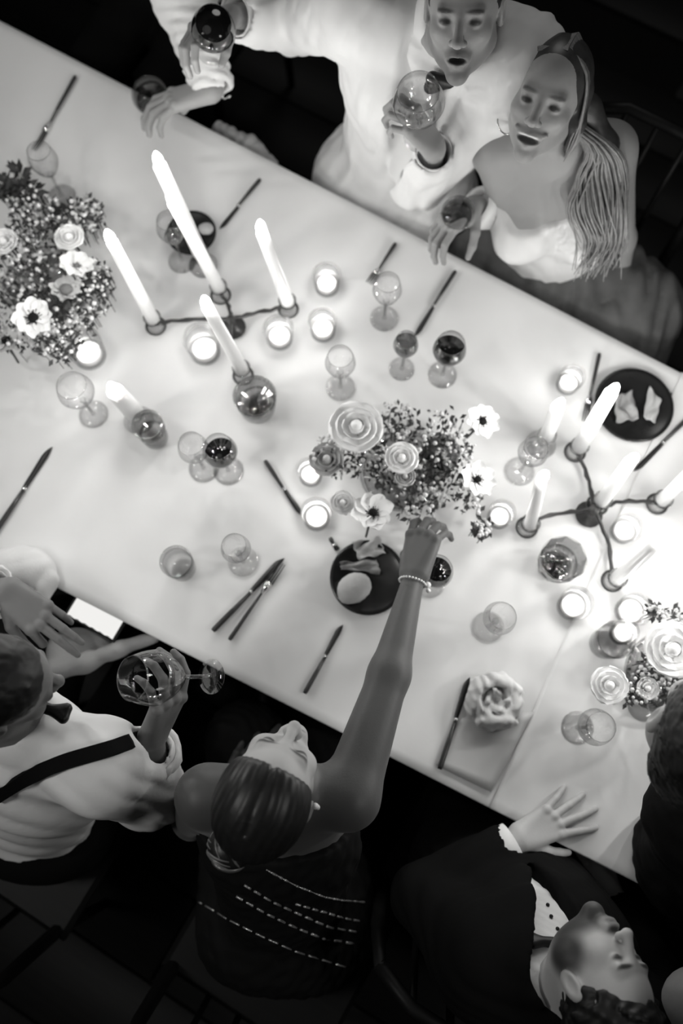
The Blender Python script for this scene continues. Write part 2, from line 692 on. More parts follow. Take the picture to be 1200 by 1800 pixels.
def paint(o, base, tones):
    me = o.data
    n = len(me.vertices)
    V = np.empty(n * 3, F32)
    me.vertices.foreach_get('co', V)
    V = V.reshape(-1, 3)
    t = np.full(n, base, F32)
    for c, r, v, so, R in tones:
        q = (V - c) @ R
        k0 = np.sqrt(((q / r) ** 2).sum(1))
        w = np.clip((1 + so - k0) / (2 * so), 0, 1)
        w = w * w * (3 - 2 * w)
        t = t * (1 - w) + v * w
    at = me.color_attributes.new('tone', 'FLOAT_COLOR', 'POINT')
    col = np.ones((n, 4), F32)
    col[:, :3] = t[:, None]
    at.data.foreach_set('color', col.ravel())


def hand(wr, ydir, zdir, side, curls, spread=(0.22, 0.05, -0.08, -0.24), thumb=(0.6, 0.2, 0.35), sc=1.0):
    """wr wrist, ydir along the fingers, zdir out of the back of the hand, side +1: thumb on the +x side"""
    y = unit(ydir)
    z = Vector(zdir) - y * Vector(zdir).dot(y)
    z.normalize()
    x = y.cross(z) * side
    wr = Vector(wr)

    def P(a, b, c):
        return wr + (x * a + y * b + z * c) * sc

    L = []
    base = [(0.029, 0.092), (0.010, 0.098), (-0.010, 0.094), (-0.028, 0.084)]
    lens = [(0.042, 0.026, 0.020), (0.046, 0.030, 0.021), (0.043, 0.028, 0.020), (0.034, 0.021, 0.018)]
    rads = [(0.0098, 0.0088, 0.0080, 0.0066), (0.0100, 0.0090, 0.0081, 0.0067), (0.0096, 0.0086, 0.0078, 0.0064), (0.0086, 0.0076, 0.0068, 0.0057)]
    for (bx_, by) in base:
        L.append(rc(P(bx_ * 0.55, 0.008, 0), P(bx_, by, 0), 0.0165 * sc, 0.0112 * sc, 0.012 * sc))
    L.append(el(P(0.020, 0.035, -0.008), (0.018 * sc, 0.030 * sc, 0.014 * sc), np.array([[x.x, y.x, z.x], [x.y, y.y, z.y], [x.z, y.z, z.z]]), 0.012 * sc))
    for i in range(4):
        p = P(base[i][0], base[i][1], 0)
        ang = 0
        a = spread[i]
        L.append(el(P(base[i][0], base[i][1], 0.004), 0.0105 * sc, None, 0.004 * sc))
        for j in range(3):
            ang += math.radians(curls[i][j])
            d = (x * math.sin(a) + y * math.cos(a)) * math.cos(ang) - z * math.sin(ang)
            q = p + d * lens[i][j] * sc
            L.append(rc(p, q, rads[i][j] * sc, rads[i][j + 1] * sc, 0.0022 * sc))
            p = q
    t1, t2, t3 = thumb
    p = P(0.022, 0.022, -0.006)
    dirs = []
    a = t1
    d1 = x * math.sin(a) + y * math.cos(a) - z * t2
    d1.normalize()
    a2 = t1 - t3
    d2 = x * math.sin(a2) + y * math.cos(a2) - z * (t2 + 0.25)
    d2.normalize()
    a3 = t1 - 1.8 * t3
    d3 = x * math.sin(a3) + y * math.cos(a3) - z * (t2 + 0.35)
    d3.normalize()
    for d, ln, r0, r1 in ((d1, 0.044, 0.0135, 0.0115), (d2, 0.032, 0.0108, 0.0098), (d3, 0.026, 0.0096, 0.0074)):
        q = p + d * ln * sc
        L.append(rc(p, q, r0 * sc, r1 * sc, 0.005 * sc))
        p = q
    return L


class Body:
    """joints of one seated figure, in world metres"""

    def __init__(s, **k):
        s.__dict__.update(k)
        sx = unit(Vector(s.shR) - Vector(s.shL))
        mid = (Vector(s.shR) + Vector(s.shL)) / 2
        up = unit(mid - Vector(s.hip))
        s.up = up
        fw = up.cross(sx)
        s.R = np.array([[sx.x, fw.x, up.x], [sx.y, fw.y, up.y], [sx.z, fw.z, up.z]], F32)
        s.sx, s.fw, s.mid = sx, unit(fw), mid
        s.len = (mid - Vector(s.hip)).length

    def at(s, x, y, z):
        """x right, y forward, z up the spine (0 hip .. 1 shoulders)"""
        return Vector(s.hip) + s.sx * x + s.fw * y + s.up * (z * s.len)

    def torso(s, inf=0.0, w=1.0, fem=False):
        L = [el(s.at(0, 0.005, 0.72), (0.150 * w + inf, 0.102 * w + inf, 0.19 + inf), s.R, 0.05),
             el(s.at(0, 0.0, 0.36), (0.128 * w + inf, 0.095 * w + inf, 0.16 + inf), s.R, 0.06),
             el(s.at(0, -0.01, 0.02), (0.160 * w + inf, 0.115 * w + inf, 0.12 + inf), s.R, 0.06),
             rc(s.shL, s.shR, 0.050 * w + inf, 0.050 * w + inf, 0.05)]
        if fem:
            for sg in (-1, 1):
                L.append(el(s.at(sg * 0.072, 0.085, 0.66), (0.06 + inf, 0.055 + inf, 0.06 + inf), s.R, 0.03))
        return L

    def neck(s, head, r=0.054):
        nb = s.mid + s.up * 0.035
        return [rc(nb, head.p(0, -0.015, -0.05), r * 1.12, r, 0.03),
                rc(Vector(s.shL) * 0.72 + Vector(s.shR) * 0.28 + s.up * 0.012, nb, 0.035, 0.05, 0.04),
                rc(Vector(s.shR) * 0.72 + Vector(s.shL) * 0.28 + s.up * 0.012, nb, 0.035, 0.05, 0.04)]

    def arm(s, side, inf=0.0, w=1.0, cut=1.0):
        sh, e, wr = [Vector(getattr(s, n + side)) for n in ('sh', 'el', 'wr')]
        we = e.lerp(wr, cut)
        r2 = 0.040 + (0.023 - 0.040) * cut
        return [rc(sh, e, 0.056 * w + inf, 0.040 * w + inf, 0.03),
                rc(e, we, 0.041 * w + inf, r2 * w + inf, 0.02)]

    def legs(s, inf=0.0, w=1.0):
        L = []
        for sg in (-1, 1):
            h = s.at(sg * 0.085, 0.02, -0.04)
            fl = unit((s.fw.x, s.fw.y, 0))
            sl = unit((s.sx.x, s.sx.y, 0))
            k = h + fl * 0.40 + sl * sg * 0.03
            k.z = 0.50
            a = k + fl * 0.03
            a.z = 0.09
            t = a + fl * 0.14
            t.z = 0.045
            L += [rc(h, k, 0.085 * w + inf, 0.06 * w + inf, 0.05), rc(k, a, 0.058 * w + inf, 0.04 * w + inf, 0.03)]
            s.__dict__['foot%d' % sg] = (a, t)
        return L

    def feet(s, inf=0.0):
        L = []
        for sg in (-1, 1):
            a, t = s.__dict__['foot%d' % sg]
            L += [rc(a - Vector((0, 0, 0.045)), t, 0.042 + inf, 0.034 + inf, 0.02)]
        return L


def bow_tie(head_c, R, parent, sc=1.0):
    b = v3(head_c)
    X, Y, Z = R[:, 0], R[:, 1], R[:, 2]
    L = [el(b, (0.011 * sc, 0.009 * sc, 0.011 * sc), R, 0.004)]
    for sg in (-1, 1):
        L += [rc(b + X * sg * 0.010 * sc, b + X * sg * 0.044 * sc + Z * 0.010 * sc, 0.006 * sc, 0.011 * sc, 0.008),
              rc(b + X * sg * 0.010 * sc, b + X * sg * 0.044 * sc - Z * 0.010 * sc, 0.006 * sc, 0.011 * sc, 0.012)]
    return sdf_obj('bow_tie', L, 0.003, M['black_satin'], parent, label='black bow tie')


def hit_mesh(objs, px, py):
    """where the picture ray meets real geometry of the given meshes"""
    best = None
    d = ray(px, py).normalized()
    for o in objs:
        if 'bvh' not in CACHE.setdefault(o.name, {}):
            me = o.data
            CACHE[o.name]['bvh'] = BVHTree.FromPolygons([v.co[:] for v in me.vertices], [p.vertices[:] for p in me.polygons])
        h = CACHE[o.name]['bvh'].ray_cast(CAMP, d)
        if h[0] is not None and (best is None or h[3] < best[2]):
            best = (h[0], h[1], h[3])
    return best


CACHE = {}


def smooth_path(pts, sub=4):
    pts = [v3(p) for p in pts]
    out = []
    for i in range(len(pts) - 1):
        p0, p1 = pts[max(i - 1, 0)], pts[i]
        p2, p3 = pts[i + 1], pts[min(i + 2, len(pts) - 1)]
        for k in range(sub):
            t = k / sub
            out.append(0.5 * (2 * p1 + (p2 - p0) * t + (2 * p0 - 5 * p1 + 4 * p2 - p3) * t * t + (3 * p1 - p0 - 3 * p2 + p3) * t ** 3))
    out.append(pts[-1])
    return out


def strands(m, paths, rad=0.0022, sub=4, n=5):
    for pts in paths:
        q = smooth_path(pts, sub)
        k = len(q) - 1
        m.tube([Vector(x.tolist()) for x in q], [rad * (0.7 + 0.6 * math.sin(math.pi * min(1, 0.15 + 0.8 * i / k))) * (1 - 0.6 * (i / k) ** 4) for i in range(k + 1)], n, False)

# ------------------------------------------------------------------ setting: floor of boards
fb = MB()
fb.box((0.3, 0.3, -0.03), (3.7, 3.7, 0.012))
floor = fb.obj('floor', M['black_floor'])
tag(floor, kind='structure')
PLANK = MB().box((0, 0, 0), (0.117, 1.2, 0.009), bev=0.003).obj('plank', M['black_floor'], floor)
e_dir = unit(W(1195, 655, TABLE_Z) - W(0, 37, TABLE_Z))           # along the table
n_dir = Vector((-e_dir.y, e_dir.x, 0))                              # across the table, towards the top of the picture
rot = math.atan2(e_dir.y, e_dir.x) + math.radians(90)
first = True
for i in range(-11, 17):
    for j in range(-1, 2):
        c = n_dir * (i * 0.24) + e_dir * (j * 2.42 + (0.8 if i % 2 else 0.0) + 0.3)
        if abs(c.x - 0.3) > 2.7 or abs(c.y - 0.3) > 2.6:
            continue
        o = PLANK if first else PLANK.copy()
        if not first:
            C.objects.link(o)
        first = False
        o.location = (c.x, c.y, -0.009 + 0.0008 * ((i * 7 + j) % 3))
        o.rotation_euler = (0, 0, rot)
# boards run along the table
for o in floor.children:
    o.rotation_euler = (0, 0, math.atan2(e_dir.y, e_dir.x) - math.radians(90))

for nm, cc, hh in (('wall_back', (0.3, 3.95, 1.85), (3.7, 0.05, 1.88)), ('wall_front', (0.3, -3.35, 1.85), (3.7, 0.05, 1.88)),
                   ('wall_left', (-3.35, 0.3, 1.85), (0.05, 3.6, 1.88)), ('wall_right', (3.95, 0.3, 1.85), (0.05, 3.6, 1.88)),
                   ('ceiling', (0.3, 0.3, 3.78), (3.7, 3.7, 0.05))):
    tag(MB().box(cc, hh).obj(nm, M['dark_plaster'], smooth=False), kind='structure')

# ------------------------------------------------------------------ table and cloths
tA, tB = W(0, 37, TABLE_Z), W(1195, 655, TABLE_Z)
bA, bB = W(100, 1030, TABLE_Z), W(1125, 1552, TABLE_Z)


def on_top(s):
    return tA + (tB - tA).normalized() * s


def on_bot(s):
    return bA + (bB - bA).normalized() * s


S0, S1 = -0.45, 2.05
seam_px = (864, 1412)
sw = W(seam_px[0], seam_px[1], TABLE_Z)
s_seam_b = (sw - bA).dot((bB - bA).normalized())
seam_top = W(1090, 900, TABLE_Z)
sd = (seam_top - sw).normalized()


def line_hit(p, d, a, b):
    e = (b - a).normalized()
    den = d.x * e.y - d.y * e.x
    t = ((a.x - p.x) * e.y - (a.y - p.y) * e.x) / den
    q = p + d * t
    return (q - a).dot(e)


s_seam_t = line_hit(sw, sd, tA, tB)
table_c = (on_top(0.8) + on_bot(0.8)) / 2
table = empty('banquet_table', (table_c.x, table_c.y, 0), 'long wooden banquet table hidden under two white cloths', 'table')
th = 0.03


def prism(name, pts, z0, z1, mat, parent):
    n = len(pts)
    v = [(p.x, p.y, z0) for p in pts] + [(p.x, p.y, z1) for p in pts]
    f = [tuple(range(n))[::-1], tuple(range(n, 2 * n))] + [(i, (i + 1) % n, n + (i + 1) % n, n + i) for i in range(n)]
    return mesh_obj(name, v, f, mat, parent, False, world=True)


ins = 0.006
nv = (on_top(0) - on_bot(0)).normalized() * ins
prism('tabletop', [on_bot(S0) + nv, on_bot(S1) + nv, on_top(S1) - nv, on_top(S0) - nv], TABLE_Z - 0.035, TABLE_Z - 0.005, M['dark_wood'], table)
for s in (S0 + 0.1, (S0 + S1) / 2, S1 - 0.1):
    for q in (on_bot(s) + nv * 14, on_top(s) - nv * 14):
        MB().tube([(q.x, q.y, 0.0), (q.x, q.y, 0.3), (q.x, q.y, TABLE_Z - 0.035)], [0.022, 0.026, 0.03], 10).obj('leg', M['dark_wood'], table, world=True)


def cloth(name, sb0, sb1, st0, st1, z, label, drop=0.10, thick=0.0015):
    na, nc = 90, 60
    out = (on_bot(0) - on_top(0)).normalized()
    v = []
    rows = []
    prof = [(-1, 1.0), (-1, 0.75), (-1, 0.5), (-1, 0.25), (-1, 0.08), (-1, 0.02)] + [(t / nc, 0) for t in range(nc + 1)] + [(2, 0.02), (2, 0.08), (2, 0.25), (2, 0.5), (2, 0.75), (2, 1.0)]
    for i in range(na + 1):
        u = i / na
        b = on_bot(sb0 + (sb1 - sb0) * u)
        t = on_top(st0 + (st1 - st0) * u)
        L = (sb0 + (sb1 - sb0) * u)
        for k, d in prof:
            wv = math.sin(L * 17) * 0.5 + math.sin(L * 9.3 + 1) * 0.5
            if k == -1:
                p = b + out * (0.004 * min(1, d * 40) - d * (0.05 + 0.010 * wv))
                zz = z - d * drop
            elif k == 2:
                p = t - out * (0.004 * min(1, d * 40) - d * (0.05 + 0.010 * wv))
                zz = z - d * drop
            else:
                p = b.lerp(t, k)
                zz = z + 0.0007 * math.sin(p.x * 13 + 2 * math.sin(p.y * 7)) + 0.0007 * math.sin(p.y * 17 + p.x * 5)
            v.append((p.x, p.y, zz))
    m = len(prof)
    f = [(i * m + j, (i + 1) * m + j, (i + 1) * m + j + 1, i * m + j + 1) for i in range(na) for j in range(m - 1)]
    c = (on_top(0.8) + on_bot(0.8)) / 2
    o = mesh_obj(name, v, f, M['linen'])
    md = o.modifiers.new('thickness', 'SOLIDIFY')
    md.thickness = thick
    md.offset = 1
    tag(o, label, 'tablecloth')
    return o


cloth('tablecloth', S0, s_seam_b + 0.06, S0, s_seam_t + 0.06, TABLE_Z - 0.0035, 'long white tablecloth under the flowers, running off the left side')
cloth('tablecloth', s_seam_b, S1, s_seam_t, S1, TABLE_Z + 0.0005, 'white tablecloth overlapping the longer one, under the suited hand at lower right', drop=0.09)
TZ = TABLE_Z + 0.002        # things stand here


def side_z(px, py):
    """height of the cloth under this picture point: the right cloth lies on the left one"""
    p = W(px, py, TZ)
    sb = (p - sw)
    e = (bB - bA).normalized()
    n = Vector((-sd.y, sd.x, 0))
    return TZ + (0.0012 if sb.dot(n) < 0 else -0.0015)


# ------------------------------------------------------------------ glassware
def wineglass(name, label, px, py, zc=0.90, wine='wine', fill=0.35, rb=0.037, rf=0.034, hb=0.085, hs=0.085, base=None, cat='wine glass', tilt=None, group=None):
    """px,py: where the bowl shows in the picture"""
    if base is None:
        p = W(px, py, zc)
        base = Vector((p.x, p.y, side_z(px, py)))
    o = empty(name, base, label, cat, group)
    if tilt is not None:
        o.rotation_euler = tilt
    foot = [(0.0005, 0.0028), (0.006, 0.0030), (rf * 0.6, 0.0020), (rf, 0.0010), (rf, 0.0002), (0.0005, 0.0002)]
    MB().lathe(foot, 30).obj('foot', M['clear_glass'], o)
    MB().lathe([(0.0055, 0.003), (0.0038, 0.012), (0.0035, hs * 0.6), (0.0045, hs * 0.92), (0.008, hs + 0.003)], 12).obj('stem', M['thick_glass'], o)
    bowl = []
    for i in range(13):
        t = i / 12
        r = rb * math.sin(min(1, 0.12 + t * 1.25) * math.pi / 2) ** 0.75 if t < 0.55 else rb * (1 - 0.22 * ((t - 0.55) / 0.45) ** 1.6)
        bowl.append((r, hs + hb * t))
    bowl[0] = (0.002, hs)
    MB().lathe(bowl, 32).obj('bowl', M['clear_glass'], o)
    rr = bowl[-1][0]
    MB().lathe([(rr - 0.0007, hs + hb - 0.0008), (rr + 0.0007, hs + hb - 0.0008), (rr + 0.0007, hs + hb + 0.0008), (rr - 0.0007, hs + hb + 0.0008), (rr - 0.0007, hs + hb - 0.0008)], 32).obj('rim', M['thick_glass'], o)
    if wine:
        zt = fill
        pr = [(max(0.0006, r - 0.0012), z + 0.0008) for r, z in bowl if (z - hs) / hb <= zt + 1e-6]
        pr.append((0.0004, pr[-1][1] + 0.0002))
        MB().lathe(pr, 28).obj('wine', M[wine], o)
    return o


def tumbler(name, label, px, py, zc=0.80, r=0.034, h=0.09, liquid=None, fill=0.5, base=None, cat='glass', tilt=None, mat='clear_glass', flare=1.08, facets=30):
    if base is None:
        p = W(px, py, zc)
        base = Vector((p.x, p.y, side_z(px, py)))
    o = empty(name, base, label, cat)
    if tilt is not None:
        o.rotation_euler = tilt
    MB().lathe([(0.0005, 0.0005), (r * 0.86, 0.0005), (r * 0.9, 0.004), (r, h * 0.5), (r * flare, h), (r * flare - 0.0018, h), (r - 0.0018, h * 0.5), (r * 0.86, 0.010), (0.0005, 0.009)], facets).obj('glass_body', M[mat], o, smooth=facets > 12)
    MB().lathe([(r * flare - 0.002, h - 0.001), (r * flare + 0.0004, h - 0.001), (r * flare + 0.0004, h + 0.001), (r * flare - 0.002, h + 0.001), (r * flare - 0.002, h - 0.001)], 30).obj('rim', M['thick_glass'], o)
    MB().lathe([(0.0006, 0.0102), (r * 0.62, 0.0104), (r * 0.84, 0.0112)], 24).obj('thick_base', M['thick_glass'], o)
    if liquid:
        zt = 0.011 + (h - 0.011) * fill
        MB().lathe([(0.0004, 0.0115), (r * 0.84, 0.0115), (r * 0.95, zt), (0.0004, zt + 0.0002)], 26).obj('liquid', M[liquid], o)
    return o


RED = 'red wine glass'
wineglass('wine_glass', 'dark red wine glass beside the clear goblet at left of the bare cloth', 385, 790, 0.90, fill=0.55)
wineglass('wine_glass', 'full red wine glass near the top edge, right of a smaller dark one', 791, 610, 0.90, fill=0.6)
wineglass('wine_glass', 'small half-dark wine glass at the end of the knife by the top edge', 713, 606, 0.88, wine='amber_drink', fill=0.75, rb=0.028, rf=0.03, hb=0.07)
wineglass('wine_glass', 'red wine glass just behind the woman\'s bracelet wrist', 768, 1002, 0.90, fill=0.5, rb=0.035)
wineglass('wine_glass', 'empty clear wine glass close beside the dark red one', 338, 785, 0.90, wine=None, rb=0.033)
wineglass('wine_glass', 'empty thin wine glass right of the lone tumbler on bare cloth', 413, 962, 0.90, wine=None, rb=0.031)
wineglass('wine_glass', 'empty clear wine glass on the cloth above the rosette napkin', 880, 1085, 0.90, wine=None, rb=0.034)
wineglass('wine_glass', 'empty clear wine glass on the lower right cloth', 1050, 1278, 0.90, wine=None, rb=0.036)
wineglass('wine_glass', 'clear wine glass standing apart, left of the small half-dark one', 598, 640, 0.88, wine=None, rb=0.034)
wineglass('wine_glass', 'sparkling clear wine glass between two tealights beyond the lower candle', 935, 797, 0.88, wine=None, rb=0.032)
wineglass('wine_glass', 'clear wine glass by the knife at far upper left', 78, 285, 0.88, wine=None, rb=0.034)
wineglass('wine_glass', 'clear wine glass with a bright glint beside the short left candle', 135, 690, 0.88, wine=None, rb=0.040)
wineglass('wine_glass', 'clear wine glass beside the fork near the top edge', 680, 512, 0.88, wine=None, rb=0.033)
wineglass('wine_glass', 'clear wine glass before the dark-haired guest at the right edge', 1183, 1235, 0.92, wine=None, rb=0.040)
wineglass('wine_glass', 'clear wine glass behind the tall pair of candles', 302, 405, 0.88, wine='water', fill=0.3, rb=0.034)
tumbler('water_glass', 'plain water glass above and left of the dark red wine glass', 266, 757, 0.80, 0.032, 0.09, 'water', 0.3)
tumbler('water_glass', 'lone short tumbler on bare cloth above the knife pair', 316, 994, 0.79, 0.032, 0.085)
tumbler('water_glass', 'wide dark-bottomed glass bowl below the tallest left candle', 450, 706, 0.79, 0.045, 0.075, 'water', 0.3, mat='thick_glass')
tumbler('water_glass', 'cut glass bowl with dark glints below the right candelabra', 983, 988, 0.79, 0.046, 0.075, 'water', 0.2, facets=9, mat='thick_glass')
tumbler('water_glass', 'dark glass with bright streaks inside the middle flowers', 770, 806, 0.82, 0.040, 0.11, 'water', 0.7, mat='thick_glass')
tumbler('water_glass', 'clear glass with a glint lit by tealights at lower right', 1072, 1128, 0.80, 0.036, 0.09, None)


# ------------------------------------------------------------------ candles
def flame_light(o, z, watts, r=0.012):
    l = bpy.data.lights.new('flame_light', 'POINT')
    l.energy = watts
    l.color = WARM
    l.shadow_soft_size = r
    p = bpy.data.objects.new('flame_light', l)
    p.location = z
    p.parent = o
    C.objects.link(p)


def flame_mesh(at, h, r):
    m = MB()
    m.lathe([(0.0003, 0), (r * 0.7, h * 0.12), (r, h * 0.3), (r * 0.9, h * 0.5), (r * 0.68, h * 0.72), (r * 0.4, h * 0.89), (0.0003, h)], 10, at)
    return m


def taper(label, base_px, tip_px, base_z=0.80, r=0.0145, base=None, watts=None):
    """candle in a cup: base_px where it leaves the cup, tip_px the flame"""
    b = base if base is not None else W(base_px[0], base_px[1], base_z)
    best = None
    for i in range(60, 520, 2):
        z = b.z + i / 1000
        d = (W(tip_px[0], tip_px[1], z) - Vector((b.x, b.y, z))).length
        if best is None or d < best[0]:
            best = (d, z)
    z = best[1]
    t = W(tip_px[0], tip_px[1], z)
    t = Vector((b.x, b.y, z)).lerp(t, min(1, 0.05 / max(1e-6, best[0])))
    o = empty('taper_candle', b, label, 'candle')
    v = t - b
    flame_h = 0.042
    wax_top = v * (1 - flame_h / v.length)
    m = MB()
    m.tube([Vector((0, 0, -0.012)), v * 0.3, v * 0.7, wax_top, wax_top + v.normalized() * 0.002], [r * 1.05, r, r * 0.93, r * 0.88, r * 0.5], 14)
    m.obj('wax', M['wax'], o)
    MB().tube([wax_top, wax_top + v.normalized() * 0.009], 0.0013, 5).obj('wick', M['wick'], o)
    flame_mesh(wax_top + Vector((0, 0, 0.003)), flame_h, 0.0115).obj('flame', M['flame'], o)
    flame_light(o, wax_top + Vector((0, 0, 0.022)), watts or TAPER_W)
    return o


def votive(label, px, py, r=0.033, h=0.062, watts=None, mat='frosted_glass', z=None, cat='tealight'):
    p = W(px, py, TABLE_Z + h * 0.6)
    zz = side_z(px, py) if z is None else z
    o = empty('tealight_holder', Vector((p.x, p.y, zz)), label, cat)
    MB().lathe([(0.0005, 0.0004), (r * 0.8, 0.0004), (r * 0.86, 0.004), (r, h), (r - 0.002, h), (r * 0.82, 0.008), (0.0005, 0.007)], 26).obj('glass_cup', M[mat], o)
    MB().lathe([(0.0004, 0.0075), (r * 0.66, 0.0075), (r * 0.68, 0.022), (r * 0.6, 0.0235), (0.0004, 0.0225)], 20).obj('wax', M['wax'], o)
    MB().tube([(0, 0, 0.0222), (0, 0, 0.028)], 0.001, 5).obj('wick', M['wick'], o)
    flame_mesh(Vector((0, 0, 0.025)), 0.026, 0.0065).obj('flame', M['flame'], o)
    flame_light(o, Vector((0, 0, 0.038)), VOTIVE_W if watts is None else watts, 0.008)
    return o


def candelabra(label, hub_px, cups, zc=0.79):
    """low branching metal holder: hub, one twig arm and one glass cup for each candle"""
    hp = W(hub_px[0], hub_px[1], 0.80)
    o = empty('candelabra', Vector((hp.x, hp.y, TZ)), label, 'candelabra')
    m = MB()
    m.lathe([(0.001, 0.0005), (0.030, 0.0008), (0.031, 0.004), (0.012, 0.010), (0.007, 0.030), (0.012, 0.044), (0.006, 0.052), (0.001, 0.053)], 16)
    m.obj('hub', M['dark_steel'], o)
    tops = []
    for px, py in cups:
        c = W(px, py, 0.80)
        loc = Vector((c.x - hp.x, c.y - hp.y, 0))
        pts, rad = [], []
        n = 10
        side = Vector((-loc.y, loc.x, 0)).normalized()
        r_ = random.Random(px)
        for i in range(n + 1):
            t = i / n
            wob = side * (math.sin(t * math.pi) * loc.length * 0.10 * (1 if px % 2 else -1) + (r_.random() - .5) * 0.005)
            pts.append(loc * t + wob + Vector((0, 0, 0.045 - 0.022 * math.sin(t * math.pi) - 0.022 * t)))
            rad.append(0.0042 if i % 3 else 0.0058)
        MB().tube(pts, rad, 7).obj('arm', M['dark_steel'], o)
        cup = MB().lathe([(0.001, 0.006), (0.012, 0.004), (0.020, 0.0002), (0.023, 0.010), (0.018, 0.022), (0.0165, 0.046), (0.0215, 0.054), (0.0195, 0.054), (0.0145, 0.046), (0.001, 0.044)], 20, loc)
        cup.obj('cup', M['thick_glass'], o)
        MB().lathe([(0.0235, 0.008), (0.0255, 0.011), (0.0235, 0.014), (0.0215, 0.011), (0.0235, 0.008)], 18, loc).obj('collar', M['dark_steel'], o)
        tops.append(Vector((hp.x + loc.x, hp.y + loc.y, TZ + 0.058)))
    return tops


L_ = candelabra('low twig candelabra with glass cups at left, four tall candles in it', (405, 560), [(268, 560), (384, 505), (505, 530), (424, 648)])
taper('slim white taper leaning over the left flowers', None, (186, 405), base=L_[0])
taper('white taper with the lower flame of the tall overlapping pair', None, (292, 335), base=L_[1])
taper('white taper standing right of the knife, its flame far from the tall pair', None, (452, 388), base=L_[2])
taper('white taper in front of the left candelabra, above the glass bowl', None, (354, 522), base=L_[3])
R_ = candelabra('low twig candelabra with glass cups at right, five candles in it', (1045, 895), [(932, 920), (1018, 785), (1058, 880), (1165, 878), (1085, 1016)])
taper('white taper at the left end of the right candelabra', None, (955, 826), base=R_[0], r=0.013)
taper('thick white taper crossing the dark plate at upper right', None, (1083, 674), base=R_[1], r=0.0165)
taper('white taper beside the knife tip, in the centre of the right candelabra', None, (1117, 797), base=R_[2])
taper('white taper running off the right edge of the table', None, (1232, 812), base=R_[3])
taper('white taper lowest of the right candelabra, leaning to the right edge', None, (1172, 936), base=R_[4])


def glass_stick(label, px, py):
    p = W(px, py, 0.80)
    o = empty('candle_holder', Vector((p.x, p.y, TZ - 0.001)), label, 'candle holder')
    MB().lathe([(0.001, 0.0004), (0.034, 0.0006), (0.035, 0.004), (0.012, 0.010), (0.009, 0.024), (0.016, 0.034), (0.010, 0.044)], 22).obj('base', M['thick_glass'], o)
    MB().lathe([(0.010, 0.044), (0.019, 0.050), (0.0215, 0.070), (0.0195, 0.070), (0.0145, 0.056), (0.001, 0.054)], 22).obj('cup', M['clear_glass'], o)
    return Vector((p.x, p.y, TZ + 0.070))


g = glass_stick('glass candle holder under the tallest flame of all, by the dark plate', 352, 448)
taper('tallest white taper, its flame the nearest to the glass-holding hand', None, (270, 268), base=g, r=0.017)
g = glass_stick('glass candle holder of the thick short candle at left', 236, 726)
taper('thick short white candle alone in the left part of the cloth', None, (190, 675), base=g, r=0.021)
g = glass_stick('glass candle holder of the short taper, left of the upper right dark plate', 958, 770)
taper('short white taper beside the thick one, left of the upper right dark plate', None, (985, 700), base=g, r=0.016)

for (px, py, ty, lab) in ((-120, 210, -60, 'added white taper beyond the left edge, farthest up the table'), (-160, 640, 150, 'added white taper beyond the left edge, middle of the table'), (-130, 900, 640, 'added white taper beyond the left edge, nearest the near side'), (1340, 930, 760, 'added white taper beyond the right edge, far side'), (1330, 1180, 1120, 'added white taper beyond the right edge, near side')):
    g = glass_stick('glass holder of the ' + lab.replace(', ', ' '), px, py)
    o = taper(lab, None, (px + (px - 600) * 0.2, ty), base=g, r=0.0145, watts=3.4)  # unseen tapers added, brighter than the rest, to lift the cloth's edges

votive('glowing tealight in frosted glass below the left flowers', 150, 612, 0.044, 0.075)
votive('wide glowing tealight left of the candelabra\'s lower candle', 356, 605, 0.042, 0.075)
votive('glowing tealight just right of the candelabra\'s lower candle', 490, 585, 0.036)
votive('glowing tealight near the top edge, right of the candle flame', 574, 492, 0.034)
votive('glowing tealight between the lone clear glass and the candelabra', 567, 572, 0.034)
votive('glowing tealight left of the bright open anemone', 556, 905, 0.035)
votive('glowing tealight nearest the upper right dark plate', 1002, 668, 0.030)
votive('dim tealight between the middle flowers and the right candelabra', 880, 905, 0.030, watts=0.08)
votive('glowing tealight below the right candelabra', 1010, 1062, 0.036)
votive('glowing tealight beside the right-hand bouquet, upper one', 1112, 1072, 0.036)
votive('small glowing tealight behind the glass of the right-hand bouquet', 1095, 1112, 0.028, 0.05)
votive('glowing tealight between the arms of the right candelabra', 1100, 930, 0.032)
votive('glowing tealight left of the middle flowers, below the pale rose', 545, 830, 0.030, watts=0.10)


# ------------------------------------------------------------------ plates and food
def plate(name, label, px, py, r, mat='stoneware', cat='plate'):
    p = W(px, py, TABLE_Z + 0.01)
    o = empty(name, Vector((p.x, p.y, side_z(px, py))), label, cat)
    MB().lathe([(0.0005, 0.0005), (r * 0.55, 0.0005), (r * 0.62, 0.003), (r * 0.93, 0.013), (r, 0.016), (r - 0.001, 0.0185), (r * 0.9, 0.0155), (r * 0.62, 0.0065), (0.0005, 0.006)], 44).obj('plate_body', M[mat], o)
    MB().lathe([(r * 1.0, 0.0165), (r * 1.012, 0.0175), (r * 1.0, 0.0186), (r * 0.99, 0.0175), (r * 1.0, 0.0165)], 44).obj('rim', M['dark_steel'], o)
    return o


def lump(name, label, cat, c, r, mat, amp=0.002, seed=1, rz=0.0):
    R = Matrix.Rotation(rz, 3, 'Z')
    m = MB().ball((0, 0, 0), r, 18, 12, R)
    fo = folds(seed, amp, max(r) * 0.9)
    V = np.array(m.v, F32)
    n = V / np.maximum(np.linalg.norm(V, axis=1), 1e-6)[:, None]
    V = V + n * fo(V)[:, None]
    o = mesh_obj(name, V, [f for f in m.f], mat)
    o.location = c
    tag(o, label, cat)
    return o


